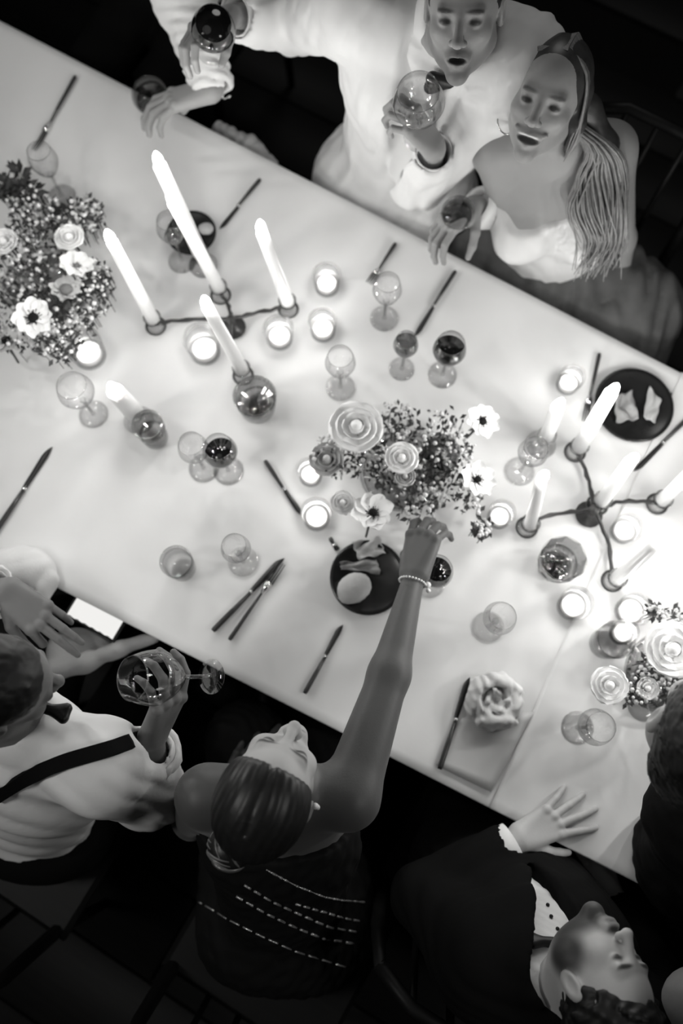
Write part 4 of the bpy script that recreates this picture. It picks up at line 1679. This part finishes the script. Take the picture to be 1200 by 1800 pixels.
# ---- the man in shirt sleeves and braces at lower left
def man_braces():
    B = Body(hip=W(52, 1430, 0.56), shL=W(-118, 1232, 1.08), shR=W(178, 1348, 1.08),
             elL=W(-70, 1050, 0.90), wrL=W(8, 1036, 0.93), elR=W(262, 1392, 0.86), wrR=W(266, 1298, 1.05))
    root = person('man in a white shirt, black bow tie and braces, raising a wine glass', B)
    H = Head(W(-6, 1208, 1.25), Vector((0.80, 0.20, -0.45)), Vector((0.30, 0.25, 0.9)), 0.90)
    gl_c = W(283, 1190, 1.12)
    hR = hand(B.wrR, W(306, 1212, 1.12) - Vector(B.wrR), Vector((0.75, -0.45, 0.35)), 1, HOLD, thumb=(0.8, 0.5, 0.3), sc=0.98)
    hL = hand(B.wrL, W(122, 1128, 0.90) - Vector(B.wrL), Vector((0.15, 0.1, 1)), 1, cups((40, 60, 40), (8, 10, 8), (6, 10, 8), (20, 30, 20)), spread=(0.12, -0.02, -0.05, -0.12), sc=1.0)
    common_body(B, H, root, [hR, hL], skin=0.16, brow=0.04)
    fo = folds(21, 0.0030, 0.12, (0.5, 0.85, 0.1))
    L = B.torso(0.018, 1.02) + [rc(B.shR, B.elR, 0.078, 0.066, 0.04), rc(B.elR, Vector(B.elR).lerp(Vector(B.wrR), 0.72), 0.062, 0.048, 0.035),
                                rc(B.shL, B.elL, 0.078, 0.062, 0.04), rc(B.elL, Vector(B.elL).lerp(Vector(B.wrL), 0.72), 0.060, 0.046, 0.035)]
    L += [rc(B.mid + B.up * 0.02, B.mid + B.up * 0.05, 0.08, 0.066, 0.04)]
    L += [el(H.p(0, 0.01, -0.02), (0.085, 0.10, 0.10), H.R, 0.01, 's')]
    for hnd, e, w_ in ((hR, B.elR, B.wrR), (hL, B.elL, B.wrL)):
        d = unit(Vector(w_) - Vector(e))
        L.append(rc(Vector(e).lerp(Vector(w_), 0.70), Vector(w_) + d * 0.05, 0.033, 0.036, 0.006, 's'))
    L += [pl(B.at(0, 0, 0.19), -B.up)]
    shirt = sdf_obj('shirt', L, 0.0052, M['white_cotton'], root, disp=fo, amp=0.008, label='white shirt with rolled sleeves')
    # rolled cuffs
    for e, w_ in ((B.elR, B.wrR), (B.elL, B.wrL)):
        d = unit(Vector(w_) - Vector(e))
        c = Vector(e).lerp(Vector(w_), 0.73)
        u = d.cross(Vector((0.3, 0.2, 1))).normalized()
        v_ = d.cross(u)
        m = MB()
        ring = []
        for (rr, t) in ((0.040, -0.016), (0.053, -0.020), (0.056, 0.0), (0.053, 0.016), (0.046, 0.020), (0.042, 0.010), (0.040, -0.016)):
            ring.append((rr, t))
        Mx = Matrix(((u.x, v_.x, d.x, 0), (u.y, v_.y, d.y, 0), (u.z, v_.z, d.z, 0), (0, 0, 0, 1)))
        m.lathe(ring, 24, c, Mx)
        vv = np.array(m.v, F32)
        nn = folds(5, 0.004, 0.05)(vv)
        q = vv - v3(c)
        q = q * (1 + nn[:, None] / 0.05)
        mesh_obj('cuff', q + v3(c), m.f, M['white_cotton'], root, world=True)
    # brace strap over the right shoulder, laid on the shirt
    m = MB()
    pts = [(-20, 1412), (20, 1387), (60, 1363), (100, 1344), (140, 1331), (180, 1320), (206, 1312), (222, 1306), (240, 1300), (256, 1295)]
    q = []
    fine = []
    for i in range(len(pts) - 1):
        for k in range(4):
            t = k / 4
            fine.append((pts[i][0] + (pts[i + 1][0] - pts[i][0]) * t, pts[i][1] + (pts[i + 1][1] - pts[i][1]) * t))
    raw = [h for h in (hit_mesh([shirt], *p) for p in fine) if h]
    for i in range(len(raw)):
        w = raw[max(0, i - 2):i + 3]
        q.append((sum((h[0] for h in w), Vector()) / len(w) + Vector((0, 0, 0.009)), sum((h[1] for h in w), Vector()).normalized()))
    vs = []
    wd_ = 0.0125
    for i in range(len(q)):
        t = (q[min(i + 1, len(q) - 1)][0] - q[max(i - 1, 0)][0]).normalized()
        s = q[i][1].cross(t).normalized()
        for k in (-1, 1):
            vs.append(q[i][0] + s * wd_ * k + q[i][1] * 0.002)
        for k in (1, -1):
            vs.append(q[i][0] + s * wd_ * k - q[i][1] * 0.006)
    f = []
    for i in range(len(q) - 1):
        for k in range(4):
            f.append((i * 4 + k, i * 4 + (k + 1) % 4, i * 4 + 4 + (k + 1) % 4, i * 4 + 4 + k))
    MB().add(vs, f).obj('brace', M['black_suit'], root, world=True, smooth=False, label='black brace strap')
    tie_c = W(84, 1253, 1.14)
    h = hit_mesh([shirt], 82, 1250)
    if h:
        tie_c = h[0] + h[1] * 0.008
    bow_tie(tie_c + Vector((0, 0, 0.02)), frame(unit((0.25, 0.25, 0.9)), unit((0.25, 0.95, 0))), root, 0.85)
    # cropped hair
    L = [H.e(0, -0.018, 0.040, (0.079, 0.098, 0.084)), pl(H.p(0, 0.055, 0.04), H.R @ np.array([0, 0.95, -0.3], F32), 0.01)]
    sdf_obj('hair', L, 0.005, M['hair_black'], root, disp=folds(9, 0.002, 0.02), amp=0.003)
    trousers(B, root)
    shoes(B, root)
    # the raised glass: foot lies to the right, bowl open towards the man
    top = W(250, 1192, 1.20)
    bot = W(372, 1189, 1.07)
    d = unit(top - bot)
    e = d.to_track_quat('Z', 'Y').to_euler()
    wineglass('wine_glass', 'wine glass raised in the hand of the man with braces', 0, 0, wine=None, base=bot, tilt=e, rb=0.046, rf=0.031, hb=0.105, hs=0.075)
    chair('dark wooden chair under the man in the white shirt', B.at(0, 0.02, -0.1), n_dir)


man_braces()


# ---- the bearded man in the dark suit at lower right
def man_suit():
    B = Body(hip=W(875, 1520, 0.54), shL=W(848, 1690, 0.96), shR=W(1138, 1825, 0.96),
             elL=W(745, 1575, 0.80), wrL=W(910, 1474, 0.785), elR=W(1160, 1740, 0.74), wrR=W(1080, 1590, 0.62))
    root = person('bearded man in a dark suit with his hand on the cloth, face turned up', B)
    hc = W(1056, 1726, 1.12)
    f = unit(camdir(hc) * 0.50 + unit(img(0.72, -0.62)) * 0.80)
    H = Head(hc, f, unit(img(0.62, 0.78)) + camdir(hc) * 0.75, 0.80)
    wr = Vector(B.wrL)
    hL = hand(wr, W(1002, 1430, 0.772) - wr, Vector((0.05, 0.05, 1)), 1, cups((2, 10, 10), (0, 10, 10), (2, 10, 10), (4, 12, 10)), spread=(0.26, 0.06, -0.14, -0.36), thumb=(0.75, 0.15, 0.2), sc=0.92)
    hR = hand(B.wrR, img(-0.5, -0.6), Vector((0, 0, 1)), 1, RELAX)
    common_body(B, H, root, [hL, hR], skin=0.50, beard=0.045, brow=0.05, lips=0.6)
    L = B.torso(0.010, 1.0) + [rc(B.mid + B.up * 0.02, B.mid + B.up * 0.05, 0.075, 0.064, 0.04)]
    L += [el(H.p(0, 0.01, 0.0), (0.075, 0.10, 0.10), H.R, 0.01, 's'), pl(B.at(0, 0, 0.05), -B.up)]
    shirt = sdf_obj('shirt', L, 0.006, M['white_cotton'], root, disp=folds(31, 0.002, 0.07), amp=0.003, label='white shirt front')
    cd = unit(wr - Vector(B.elL))
    L = B.torso(0.034, 1.04) + B.arm('L', 0.020, 1.02, 0.80) + B.arm('R', 0.020, 1.02, 0.86)
    # V opening over the shirt
    L += [rc(B.at(-0.062, y, 0.60), B.at(-0.055, y - 0.03, 1.16), 0.008, 0.060, 0.006, 's') for y in (0.18, 0.15, 0.125, 0.105)]
    L += [pl(B.at(0, 0, 0.0), -B.up)]
    L += [el(H.p(0, 0.01, 0.0), (0.080, 0.10, 0.105), H.R, 0.01, 's')]
    for e, w_, t in ((B.elL, B.wrL, 0.80), (B.elR, B.wrR, 0.86)):
        d = unit(Vector(w_) - Vector(e))
        L.append(rc(Vector(e).lerp(Vector(w_), t - 0.02), Vector(w_) + d * 0.05, 0.036, 0.04, 0.004, 's'))
    sdf_obj('jacket', L, 0.0062, M['black_suit'], root, disp=folds(32, 0.003, 0.09), amp=0.004, label='dark suit jacket')
    for e, w_, t in ((B.elL, B.wrL, 0.86),):
        d = unit(Vector(w_) - Vector(e))
        u = d.cross(Vector((0, 0, 1))).normalized()
        v_ = d.cross(u)
        c = Vector(e).lerp(Vector(w_), t)
        m4 = Matrix(((u.x, v_.x, d.x, 0), (u.y, v_.y, d.y, 0), (u.z, v_.z, d.z, 0), (0, 0, 0, 1)))
        MB().lathe([(0.038, -0.03), (0.0405, 0.0), (0.0395, 0.018), (0.0360, 0.018), (0.0355, -0.03)], 28, c, m4).obj('cuff', M['white_cotton'], root, world=True, label='white shirt cuff')
    h = hit_mesh([shirt], 965, 1663)
    tc_ = h[0] + h[1] * 0.010 if h else B.at(0, 0.1, 0.95)
    bow_tie(tc_, frame(h[1] if h else B.fw, B.up), root, 0.72)
    for p in ((962, 1592), (979, 1634), (968, 1612)):
        h = hit_mesh([shirt], *p)
        if h:
            MB().ball(h[0] + h[1] * 0.002, 0.0036, 8, 5).obj('shirt_stud', M['black_satin'], shirt, world=True)
    L = [H.e(0, -0.020, 0.046, (0.080, 0.098, 0.084)), H.e(0, -0.01, 0.10, (0.06, 0.075, 0.035), 0.02), pl(H.p(0, 0.055, 0.062), H.R @ np.array([0, 0.86, -0.5], F32), 0.012)]
    sdf_obj('hair', L, 0.004, M['hair_black'], root, disp=folds(33, 0.005, 0.025), amp=0.006, label='tousled dark hair')
    trousers(B, root)
    shoes(B, root)
    chair('dark wooden chair under the bearded man in the suit', B.at(0, 0.02, -0.1), n_dir)


man_suit()


# ---- guest at the right edge, only hair, ear and black sleeve in the picture
def man_edge():
    B = Body(hip=W(1290, 1600, 0.56), shL=W(1228, 1440, 1.06), shR=W(1480, 1560, 1.06),
             elL=W(1196, 1540, 0.80), wrL=W(1250, 1460, 0.78), elR=W(1470, 1500, 0.82), wrR=W(1400, 1440, 0.78))
    root = person('dark-haired man in black at the right edge, leaning over the cloth', B)
    H = Head(W(1248, 1292, 1.27), Vector((0.35, 0.70, -0.25)), Vector((0.1, 0.25, 0.95)), 1.05)
    hL = hand(B.wrL, img(0.5, -0.8), Vector((0, 0, 1)), -1, RELAX)
    hR = hand(B.wrR, img(-0.5, -0.8), Vector((0, 0, 1)), 1, RELAX)
    common_body(B, H, root, [hL, hR], skin=0.34)
    L = B.torso(0.034, 1.04) + B.arm('L', 0.024, 1.05, 0.9) + B.arm('R', 0.020, 1.02, 0.9)
    L += [rc(B.mid + B.up * 0.02, B.mid + B.up * 0.06, 0.09, 0.07, 0.04), el(H.p(0, 0.01, 0.0), (0.080, 0.10, 0.105), H.R, 0.01, 's'), pl(B.at(0, 0, 0.0), -B.up)]
    sdf_obj('jacket', L, 0.008, M['black_suit'], root, disp=folds(42, 0.003, 0.09), amp=0.004)
    L = [H.e(0, -0.020, 0.040, (0.084, 0.104, 0.090)), H.e(0, -0.055, -0.02, (0.066, 0.055, 0.06), 0.02), pl(H.p(0, 0.06, 0.05), H.R @ np.array([0, 0.9, -0.45], F32), 0.01)]
    L += [H.e(sx * 0.082, -0.010, -0.005, (0.016, 0.024, 0.036), 0.006, 's') for sx in (-1, 1)]
    sdf_obj('hair', L, 0.005, M['hair_black'], root, disp=folds(43, 0.003, 0.025), amp=0.004)
    trousers(B, root)
    shoes(B, root)
    chair('dark wooden chair of the guest cut by the right edge', B.at(0, 0.02, -0.1), n_dir)


man_edge()


# ---- guest of whom only a blurred pale shoulder shows in the lower right corner
def guest_corner():
    B = Body(hip=W(1370, 1830, 0.56), shR=W(1228, 1768, 1.02), shL=W(1470, 1880, 1.04),
             elR=W(1232, 1800, 0.78), wrR=W(1270, 1880, 0.62), elL=W(1470, 1850, 0.8), wrL=W(1380, 1960, 0.62))
    root = person('guest with one bare shoulder showing in the lower right corner', B)
    H = Head(W(1360, 1840, 1.26), Vector((-0.4, -0.85, 0)), Vector((0, 0, 1)), 1.0)
    hL = hand(B.wrL, img(-0.5, 0.8), Vector((0, 0, 1)), -1, RELAX)
    hR = hand(B.wrR, img(0.5, 0.8), Vector((0, 0, 1)), 1, RELAX)
    common_body(B, H, root, [hL, hR], skin=0.34, fem=True, w=0.92, step=0.009)
    L = B.torso(0.012, 0.92, True) + B.legs(0.03)
    L += [pl(B.at(0, 0, 0.80), B.up)]
    sdf_obj('dress', L, 0.009, M['black_dress'], root)
    L = [H.e(0, -0.02, 0.036, (0.084, 0.104, 0.092)), pl(H.p(0, 0.06, 0.05), H.R @ np.array([0, 0.9, -0.45], F32), 0.01)]
    sdf_obj('hair', L, 0.007, M['hair_dark'], root)
    shoes(B, root)
    chair('dark wooden chair of the guest in the lower right corner', B.at(0, 0.02, -0.1), -n_dir)


guest_corner()


# ---- the man in the white dinner jacket at the top
def man_white():
    B = Body(hip=W(700, 330, 0.56), shL=W(915, 110, 1.20), shR=W(640, 18, 1.20),
             elL=W(738, 312, 0.90), wrL=W(764, 262, 1.09), elR=W(515, 30, 1.02), wrR=W(408, 28, 1.12))
    root = person('man in a white dinner jacket and black bow tie raising two wine glasses', B)
    hc = W(815, 18, 1.33)
    f = unit(camdir(hc) * 0.75 + unit(img(-0.25, 0.9)) * 0.5)
    H = Head(hc, f, img(0.08, -1) + Vector((0, 0, 0.7)), 0.88)
    hL = hand(B.wrL, W(735, 226, 1.13) - Vector(B.wrL), Vector((0.35, -0.2, 0.85)), 1, GRIP, thumb=(0.7, 0.5, 0.3), sc=0.9)
    hR = hand(B.wrR, W(352, 52, 1.14) - Vector(B.wrR), Vector((0.2, 0.8, 0.6)), -1, HOLD, thumb=(0.7, 0.5, 0.3))
    common_body(B, H, root, [hL, hR], skin=0.30, beard=0.2, mouth=0.006, brow=0.06)
    L = B.torso(0.010, 1.0) + [rc(B.mid + B.up * 0.02, B.mid + B.up * 0.06, 0.078, 0.066, 0.04)]
    L += [el(H.p(0, 0.01, 0.0), (0.075, 0.10, 0.105), H.R, 0.01, 's'), pl(B.at(0, 0, 0.05), -B.up)]
    shirt = sdf_obj('shirt', L, 0.007, M['white_cotton'], root, disp=folds(51, 0.002, 0.07), amp=0.003)
    L = B.torso(0.036, 1.05) + B.arm('L', 0.026, 1.05, 0.78) + B.arm('R', 0.028, 1.08, 0.78)
    L += [rc(B.at(0, 0.17, 0.45), B.at(0, 0.16, 1.10), 0.010, 0.085, 0.01, 's'), rc(B.at(0, 0.13, 0.95), B.at(0, 0.08, 1.25), 0.05, 0.09, 0.01, 's')]
    L += [rc(B.at(-0.07, 0.06, 0.05), B.at(-0.11, 0.16, -0.16), 0.16, 0.11, 0.06), rc(B.at(0.07, 0.06, 0.05), B.at(0.10, 0.14, -0.16), 0.16, 0.10, 0.06), pl(B.at(0, 0, -0.18), -B.up)]
    L += [el(H.p(0, 0.01, 0.0), (0.080, 0.10, 0.110), H.R, 0.01, 's')]
    for e, w_ in ((B.elL, B.wrL), (B.elR, B.wrR)):
        d = unit(Vector(w_) - Vector(e))
        L.append(rc(Vector(e).lerp(Vector(w_), 0.76), Vector(w_) + d * 0.05, 0.040, 0.043, 0.004, 's'))
    sdf_obj('jacket', L, 0.0062, M['white_jacket'], root, disp=folds(52, 0.004, 0.10), amp=0.006, label='white dinner jacket')
    for e, w_ in ((B.elL, B.wrL), (B.elR, B.wrR)):
        d = unit(Vector(w_) - Vector(e))
        u = d.cross(Vector((0, 0, 1))).normalized()
        v_ = d.cross(u)
        c = Vector(e).lerp(Vector(w_), 0.84)
        m4 = Matrix(((u.x, v_.x, d.x, 0), (u.y, v_.y, d.y, 0), (u.z, v_.z, d.z, 0), (0, 0, 0, 1)))
        MB().lathe([(0.038, -0.03), (0.0405, 0.0), (0.0395, 0.018), (0.0360, 0.018), (0.0355, -0.03)], 24, c, m4).obj('cuff', M['white_cotton'], root, world=True)
    h = hit_mesh([shirt], 806, 135)
    bow_tie(h[0] + h[1] * 0.012 if h else B.at(0, 0.1, 1.0), frame(h[1] if h else B.fw, B.up), root, 1.25)
    L = [H.e(0, -0.020, 0.042, (0.080, 0.098, 0.086)), pl(H.p(0, 0.055, 0.055), H.R @ np.array([0, 0.9, -0.42], F32), 0.01)]
    sdf_obj('hair', L, 0.006, M['hair_dark'], root, disp=folds(53, 0.003, 0.02), amp=0.004)
    trousers(B, root)
    shoes(B, root)
    b1 = W(738, 240, 1.10)
    t1 = W(735, 158, 1.28)
    e1 = unit(t1 - b1).to_track_quat('Z', 'Y').to_euler()
    wineglass('wine_glass', 'wine glass held in front of the white dinner jacket', 0, 0, wine=None, base=b1, tilt=e1, rb=0.050, hb=0.10, hs=0.08)
    b2 = W(372, 86, 1.06)
    t2 = W(376, 28, 1.25)
    e2 = unit(t2 - b2).to_track_quat('Z', 'Y').to_euler()
    wineglass('wine_glass', 'wine glass raised at arm\'s length in front of the white sleeve at top', 0, 0, wine='wine', fill=0.75, base=b2, tilt=e2, rb=0.045, hb=0.095, hs=0.08)
    chair('dark wooden chair under the man in the white dinner jacket', B.at(0, 0.02, -0.1), -n_dir)


man_white()


# ---- the laughing woman with long fair hair at top right
def woman_fair():
    B = Body(hip=W(985, 500, 0.56), shL=W(1072, 262, 1.06), shR=W(872, 262, 1.04),
             elL=W(1088, 420, 0.80), wrL=W(1085, 520, 0.62), elR=W(862, 395, 0.86), wrR=W(842, 368, 0.92))
    root = person('laughing woman with long fair hair in a white strapless bodice and tulle skirt', B)
    hc = W(962, 172, 1.20)
    f = unit(camdir(hc) * 0.85 + unit(img(-0.45, 0.5)) * 0.35)
    H = Head(hc, f, img(0.40, -0.92) + Vector((0, 0, 0.55)), 0.90)
    B.elR = W(905, 400, 0.80)
    B.wrR = W(838, 360, 0.90)
    hR = hand(B.wrR, W(790, 392, 0.90) - Vector(B.wrR), Vector((-0.2, 0.35, 0.9)), -1, HOLD, thumb=(0.8, 0.5, 0.3), sc=0.95)
    hL = hand(B.wrL, img(-0.6, 0.5), Vector((0, 0, 1)), 1, RELAX, sc=0.92)
    common_body(B, H, root, [hR, hL], skin=0.31, fem=True, w=0.92, mouth=0.010, smile=1.4, brow=0.12, neck_r=0.046, aw=0.9, eyes=0.05)
    L = B.torso(0.010, 0.92, True) + [pl(B.at(0, 0.05, 0.80), B.up * 0.95 + B.fw * 0.1), pl(B.at(0, 0, 0.2), -B.up)]
    sdf_obj('bodice', L, 0.006, M['white_satin'], root, disp=folds(61, 0.002, 0.08), amp=0.003, label='white strapless satin bodice')
    kn = Vector((-n_dir.x, -n_dir.y, 0))
    h0 = B.at(0, 0, 0.1)
    L = [el(B.at(0, 0, 0.12), (0.17, 0.15, 0.13), B.R, 0.06)]
    for sx, ln in ((-0.20, 0.34), (-0.06, 0.42), (0.08, 0.42), (0.20, 0.30)):
        a = h0 + e_dir * -sx * -0.9 + Vector((0, 0, -0.02))
        b = a + kn * ln
        b.z = 0.50
        L.append(rc(a, b, 0.13, 0.12, 0.06))
        c = b.copy()
        c.z = 0.16
        L.append(rc(b, c, 0.12, 0.15, 0.06))
    L.append(rc(h0 + e_dir * 0.22, h0 + e_dir * 0.26 + Vector((0, 0, -0.42)), 0.10, 0.15, 0.08))
    sdf_obj('skirt', L, 0.009, M['tulle'], root, disp=folds(62, 0.010, 0.08, (0.9, 0.4, 0)), amp=0.014, label='grey layered tulle skirt')
    # wrist cuff of white lace
    d = unit(Vector(B.wrR) - Vector(B.elR))
    u = d.cross(Vector((0, 0, 1))).normalized()
    v_ = d.cross(u)
    m4 = Matrix(((u.x, v_.x, d.x, 0), (u.y, v_.y, d.y, 0), (u.z, v_.z, d.z, 0), (0, 0, 0, 1)))
    MB().lathe([(0.034, -0.045), (0.044, -0.02), (0.048, 0.012), (0.040, 0.026), (0.032, 0.02), (0.030, -0.045)], 24, Vector(B.wrR) - d * 0.02, m4).obj('cuff', M['white_satin'], root, world=True, label='white cuff')
    # long hair: soft volume under hundreds of single locks, swept from a side part over the left shoulder
    def down(off, lift, ph=0.0, wob=7):
        zs = [1.17, 1.12, 1.06, 1.02, 0.97, 0.93]
        base = [(1022, 190), (1046, 250), (1056, 312), (1050, 372), (1058, 425), (1048, 470)]
        out = []
        for i, (px, py) in enumerate(base):
            out.append(W(px + off * (0.55 + 0.13 * i) + wob * math.sin(ph + i * 1.5), py + 3 * math.sin(ph * 2 + i), zs[i] + lift))
        return out
    L = [H.e(0, -0.020, 0.034, (0.079, 0.100, 0.089)), H.e(0, 0.110, -0.045, (0.063, 0.105, 0.125), 0.01, 's')]
    for off in (-16, 4, 24):
        q = [H.p(0.072, -0.02, 0.02)] + [v3(x) for x in down(off, -0.014)]
        for i in range(len(q) - 1):
            L.append(rc(q[i], q[i + 1], 0.022 - 0.0026 * i, 0.022 - 0.0026 * (i + 1), 0.02))
    q = [H.p(-0.070, -0.015, 0.03), H.p(-0.080, 0.0, -0.03), H.p(-0.078, -0.02, -0.09)]
    L += [rc(q[0], q[1], 0.014, 0.013, 0.02), rc(q[1], q[2], 0.013, 0.008, 0.02)]
    hb = sdf_obj('hair', L, 0.004, M['hair_root'], root, label='darker hair at the roots')
    r = random.Random(4)
    m = MB()
    paths = []
    for k in range(170):
        t = r.random()
        yy = 0.040 - 0.115 * t
        zz = 0.106 + 0.020 * math.sin(t * 2.6)
        st = H.p(-0.012, yy, zz)
        side = H.p(0.066 + r.uniform(0, .008), yy * 0.75 + 0.005, 0.074 + r.uniform(-.006, .006))
        low = H.p(0.082 + r.uniform(0, .012), yy * 0.45 + r.uniform(-.01, .02), 0.01)
        off = -34 + 72 * t + r.uniform(-15, 15)
        d = down(off, r.uniform(-0.006, 0.022), r.uniform(0, 1.6) + t * 3.5, 13)
        d = d[1:r.choice([4, 5, 5, 6, 6, 6])]
        d[-1] = d[-1] + (d[-1] - d[-2]) * r.uniform(-0.4, 0.5)
        paths.append([st, side, low] + [v3(x) for x in d])
    for k in range(36):
        t = r.random()
        yy = 0.040 - 0.11 * t
        zz = 0.104 + 0.022 * math.sin(t * 2.6)
        paths.append([H.p(-0.012, yy, zz), H.p(-0.064, yy * 0.75 + 0.01, 0.072), H.p(-0.084, yy * 0.5 + r.uniform(-.01, .01), 0.0), H.p(-0.086 + r.uniform(-.01, .01), yy * 0.4, -0.06), H.p(-0.080, yy * 0.3 - 0.02, -0.115)])
    strands(m, paths, 0.0024)
    m.obj('hair_strands', M['hair_blond'], root, world=True, label='long wavy fair hair')
    ep = Vector(H.p(0.078, 0.0, -0.052))
    m = MB()
    c = ep + Vector((0.005, -0.012, -0.01))
    m.tube([c + Vector((0.020 * math.cos(a), 0.030 * math.sin(a) * 0.8, 0.012 * math.sin(a))) for a in np.linspace(0, 2 * math.pi, 18)], 0.0016, 6)
    m.obj('earring', M['silver'], root, world=True, label='large hoop earring')
    shoes(B, root)
    p = W(806, 372, 0.95)
    b = W(800, 392, 0.86)
    e1 = unit(W(805, 372, 0.95) - b).to_track_quat('Z', 'Y').to_euler()
    tumbler('tumbler', 'grey tumbler held by the fair-haired woman at the table edge', 0, 0, base=b, tilt=e1, r=0.034, h=0.09, liquid='amber_drink', fill=0.7)
    chair('dark wooden chair under the fair-haired woman', B.at(0, 0.02, -0.1), -n_dir)


woman_fair()


# ---- guest beyond the top edge: only a white sleeve and the hand with a tumbler show
def guest_top():
    B = Body(hip=W(330, -40, 0.56), shL=W(350, -140, 1.10), shR=W(60, -260, 1.10),
             elL=W(322, -5, 1.00), wrL=W(376, 158, 0.93), elR=W(40, -160, 0.85), wrR=W(60, -190, 0.72))
    root = person('guest beyond the top edge whose white-sleeved hand holds a tumbler', B)
    H = Head(W(200, -240, 1.30), unit((0.2, -1, 0)), Vector((0, 0, 1)), 1.0)
    hL = hand(B.wrL, W(258, 190, 0.90) - Vector(B.wrL), Vector((-0.05, 0.35, 0.95)), 1, cups((10, 30, 25), (10, 32, 25), (12, 34, 25), (16, 36, 25)), thumb=(0.7, 0.5, 0.2), sc=1.12)
    hR = hand(B.wrR, img(0.5, 0.8), Vector((0, 0, 1)), 1, RELAX)
    common_body(B, H, root, [hL, hR], skin=0.34, step=0.008)
    L = B.torso(0.022, 1.02) + B.arm('R', 0.022, 1.05, 0.8) + [rc(B.shL, B.elL, 0.078, 0.068, 0.04), rc(B.elL, Vector(B.elL).lerp(Vector(B.wrL), 0.94), 0.068, 0.046, 0.03)]
    d = unit(Vector(B.wrL) - Vector(B.elL))
    c = Vector(B.elL).lerp(Vector(B.wrL), 0.93)
    u = d.cross(Vector((0, 0, 1))).normalized()
    v_ = d.cross(u)
    # gathered rings of the full cuff
    for j in range(5):
        cc = Vector(B.elL).lerp(Vector(B.wrL), 0.50 + 0.11 * j)
        rr = 0.046 - 0.0015 * j
        for i in range(14):
            a0, a1 = 2 * math.pi * i / 14, 2 * math.pi * (i + 1) / 14
            L.append(rc(cc + (u * math.cos(a0) + v_ * math.sin(a0)) * rr, cc + (u * math.cos(a1) + v_ * math.sin(a1)) * rr, 0.0095, 0.0095, 0.004))
    L += [rc(c - d * 0.02, c + d * 0.08, 0.036, 0.04, 0.004, 's'), el(H.p(0, 0.01, -0.02), (0.085, 0.10, 0.10), H.R, 0.01, 's'), pl(B.at(0, 0, 0.0), -B.up)]
    sdf_obj('shirt', L, 0.006, M['white_cotton'], root, disp=folds(71, 0.004, 0.06, (0.2, 0.9, 0)), amp=0.006, label='white sleeve gathered at the wrist')
    L = [H.e(0, -0.02, 0.036, (0.084, 0.104, 0.092)), pl(H.p(0, 0.06, 0.05), H.R @ np.array([0, 0.9, -0.45], F32), 0.01)]
    sdf_obj('hair', L, 0.007, M['hair_dark'], root)
    trousers(B, root)
    shoes(B, root)
    b = W(272, 182, 0.80)
    e1 = unit(W(262, 166, 0.90) - b).to_track_quat('Z', 'Y').to_euler()
    tumbler('tumbler', 'clear tumbler gripped by the white-sleeved hand at the top table edge', 0, 0, base=b, tilt=e1, r=0.040, h=0.10, liquid='amber_drink', fill=0.35)
    chair('dark wooden chair of the guest beyond the top edge', B.at(0, 0.02, -0.1), -n_dir)


guest_top()

# ------------------------------------------------------------------ lap cloths and the card at the near edge
def lap_napkin():
    L = []
    z = 0.70
    pts = [(95, 1178), (150, 1165), (210, 1140), (275, 1118)]
    for i in range(3):
        a, b = W(pts[i][0], pts[i][1], z), W(pts[i + 1][0], pts[i + 1][1], z)
        L.append(rc(a, b, 0.022 - 0.003 * i, 0.022 - 0.003 * (i + 1), 0.02))
    a, b = W(130, 1135, z - 0.02), W(165, 1115, z - 0.02)
    L += [el(W(140, 1135, z - 0.025), (0.075, 0.04, 0.016), None, 0.015), el(W(105, 1158, z - 0.02), (0.030, 0.045, 0.02), None, 0.015)]
    return L


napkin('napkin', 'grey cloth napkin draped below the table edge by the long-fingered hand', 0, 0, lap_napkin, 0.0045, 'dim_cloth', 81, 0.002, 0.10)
c = W(168, 1085, 0.715)
ang = math.atan2(-(1104 - 1066), (209 - 137))
ph = empty('phone', c - Vector((0, 0, 0.004)), 'phone with a glowing white screen at the lower left table edge', 'phone', rz=ang)
MB().box((0, 0, 0.002), (0.066, 0.029, 0.0035), bev=0.002).obj('phone_body', M['black_satin'], ph, smooth=False)
n = 18
v = []
for i in range(n + 1):
    for s in (-1, 1):
        v.append(((i / n - 0.5) * 0.118, s * 0.0235 + 0.0012 * math.sin(i * 2.1 + s), 0.0059))
MB().add(v, [(i * 2, i * 2 + 2, i * 2 + 3, i * 2 + 1) for i in range(n)]).obj('screen', M['screen'], ph, smooth=False)


def lap_napkin_top():
    z = 0.68
    return [rc(W(385, 228, z), W(440, 262, z), 0.020, 0.028, 0.02), rc(W(440, 262, z), W(478, 288, z), 0.028, 0.016, 0.02)]


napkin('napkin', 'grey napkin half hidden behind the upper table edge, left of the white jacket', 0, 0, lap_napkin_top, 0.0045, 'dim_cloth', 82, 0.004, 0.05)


def hanging_napkin():
    z = 0.60
    return [rc(W(842, 1412, z), W(812, 1450, z), 0.012, 0.028, 0.02), rc(W(812, 1450, z), W(793, 1492, z - 0.03), 0.028, 0.010, 0.02)]


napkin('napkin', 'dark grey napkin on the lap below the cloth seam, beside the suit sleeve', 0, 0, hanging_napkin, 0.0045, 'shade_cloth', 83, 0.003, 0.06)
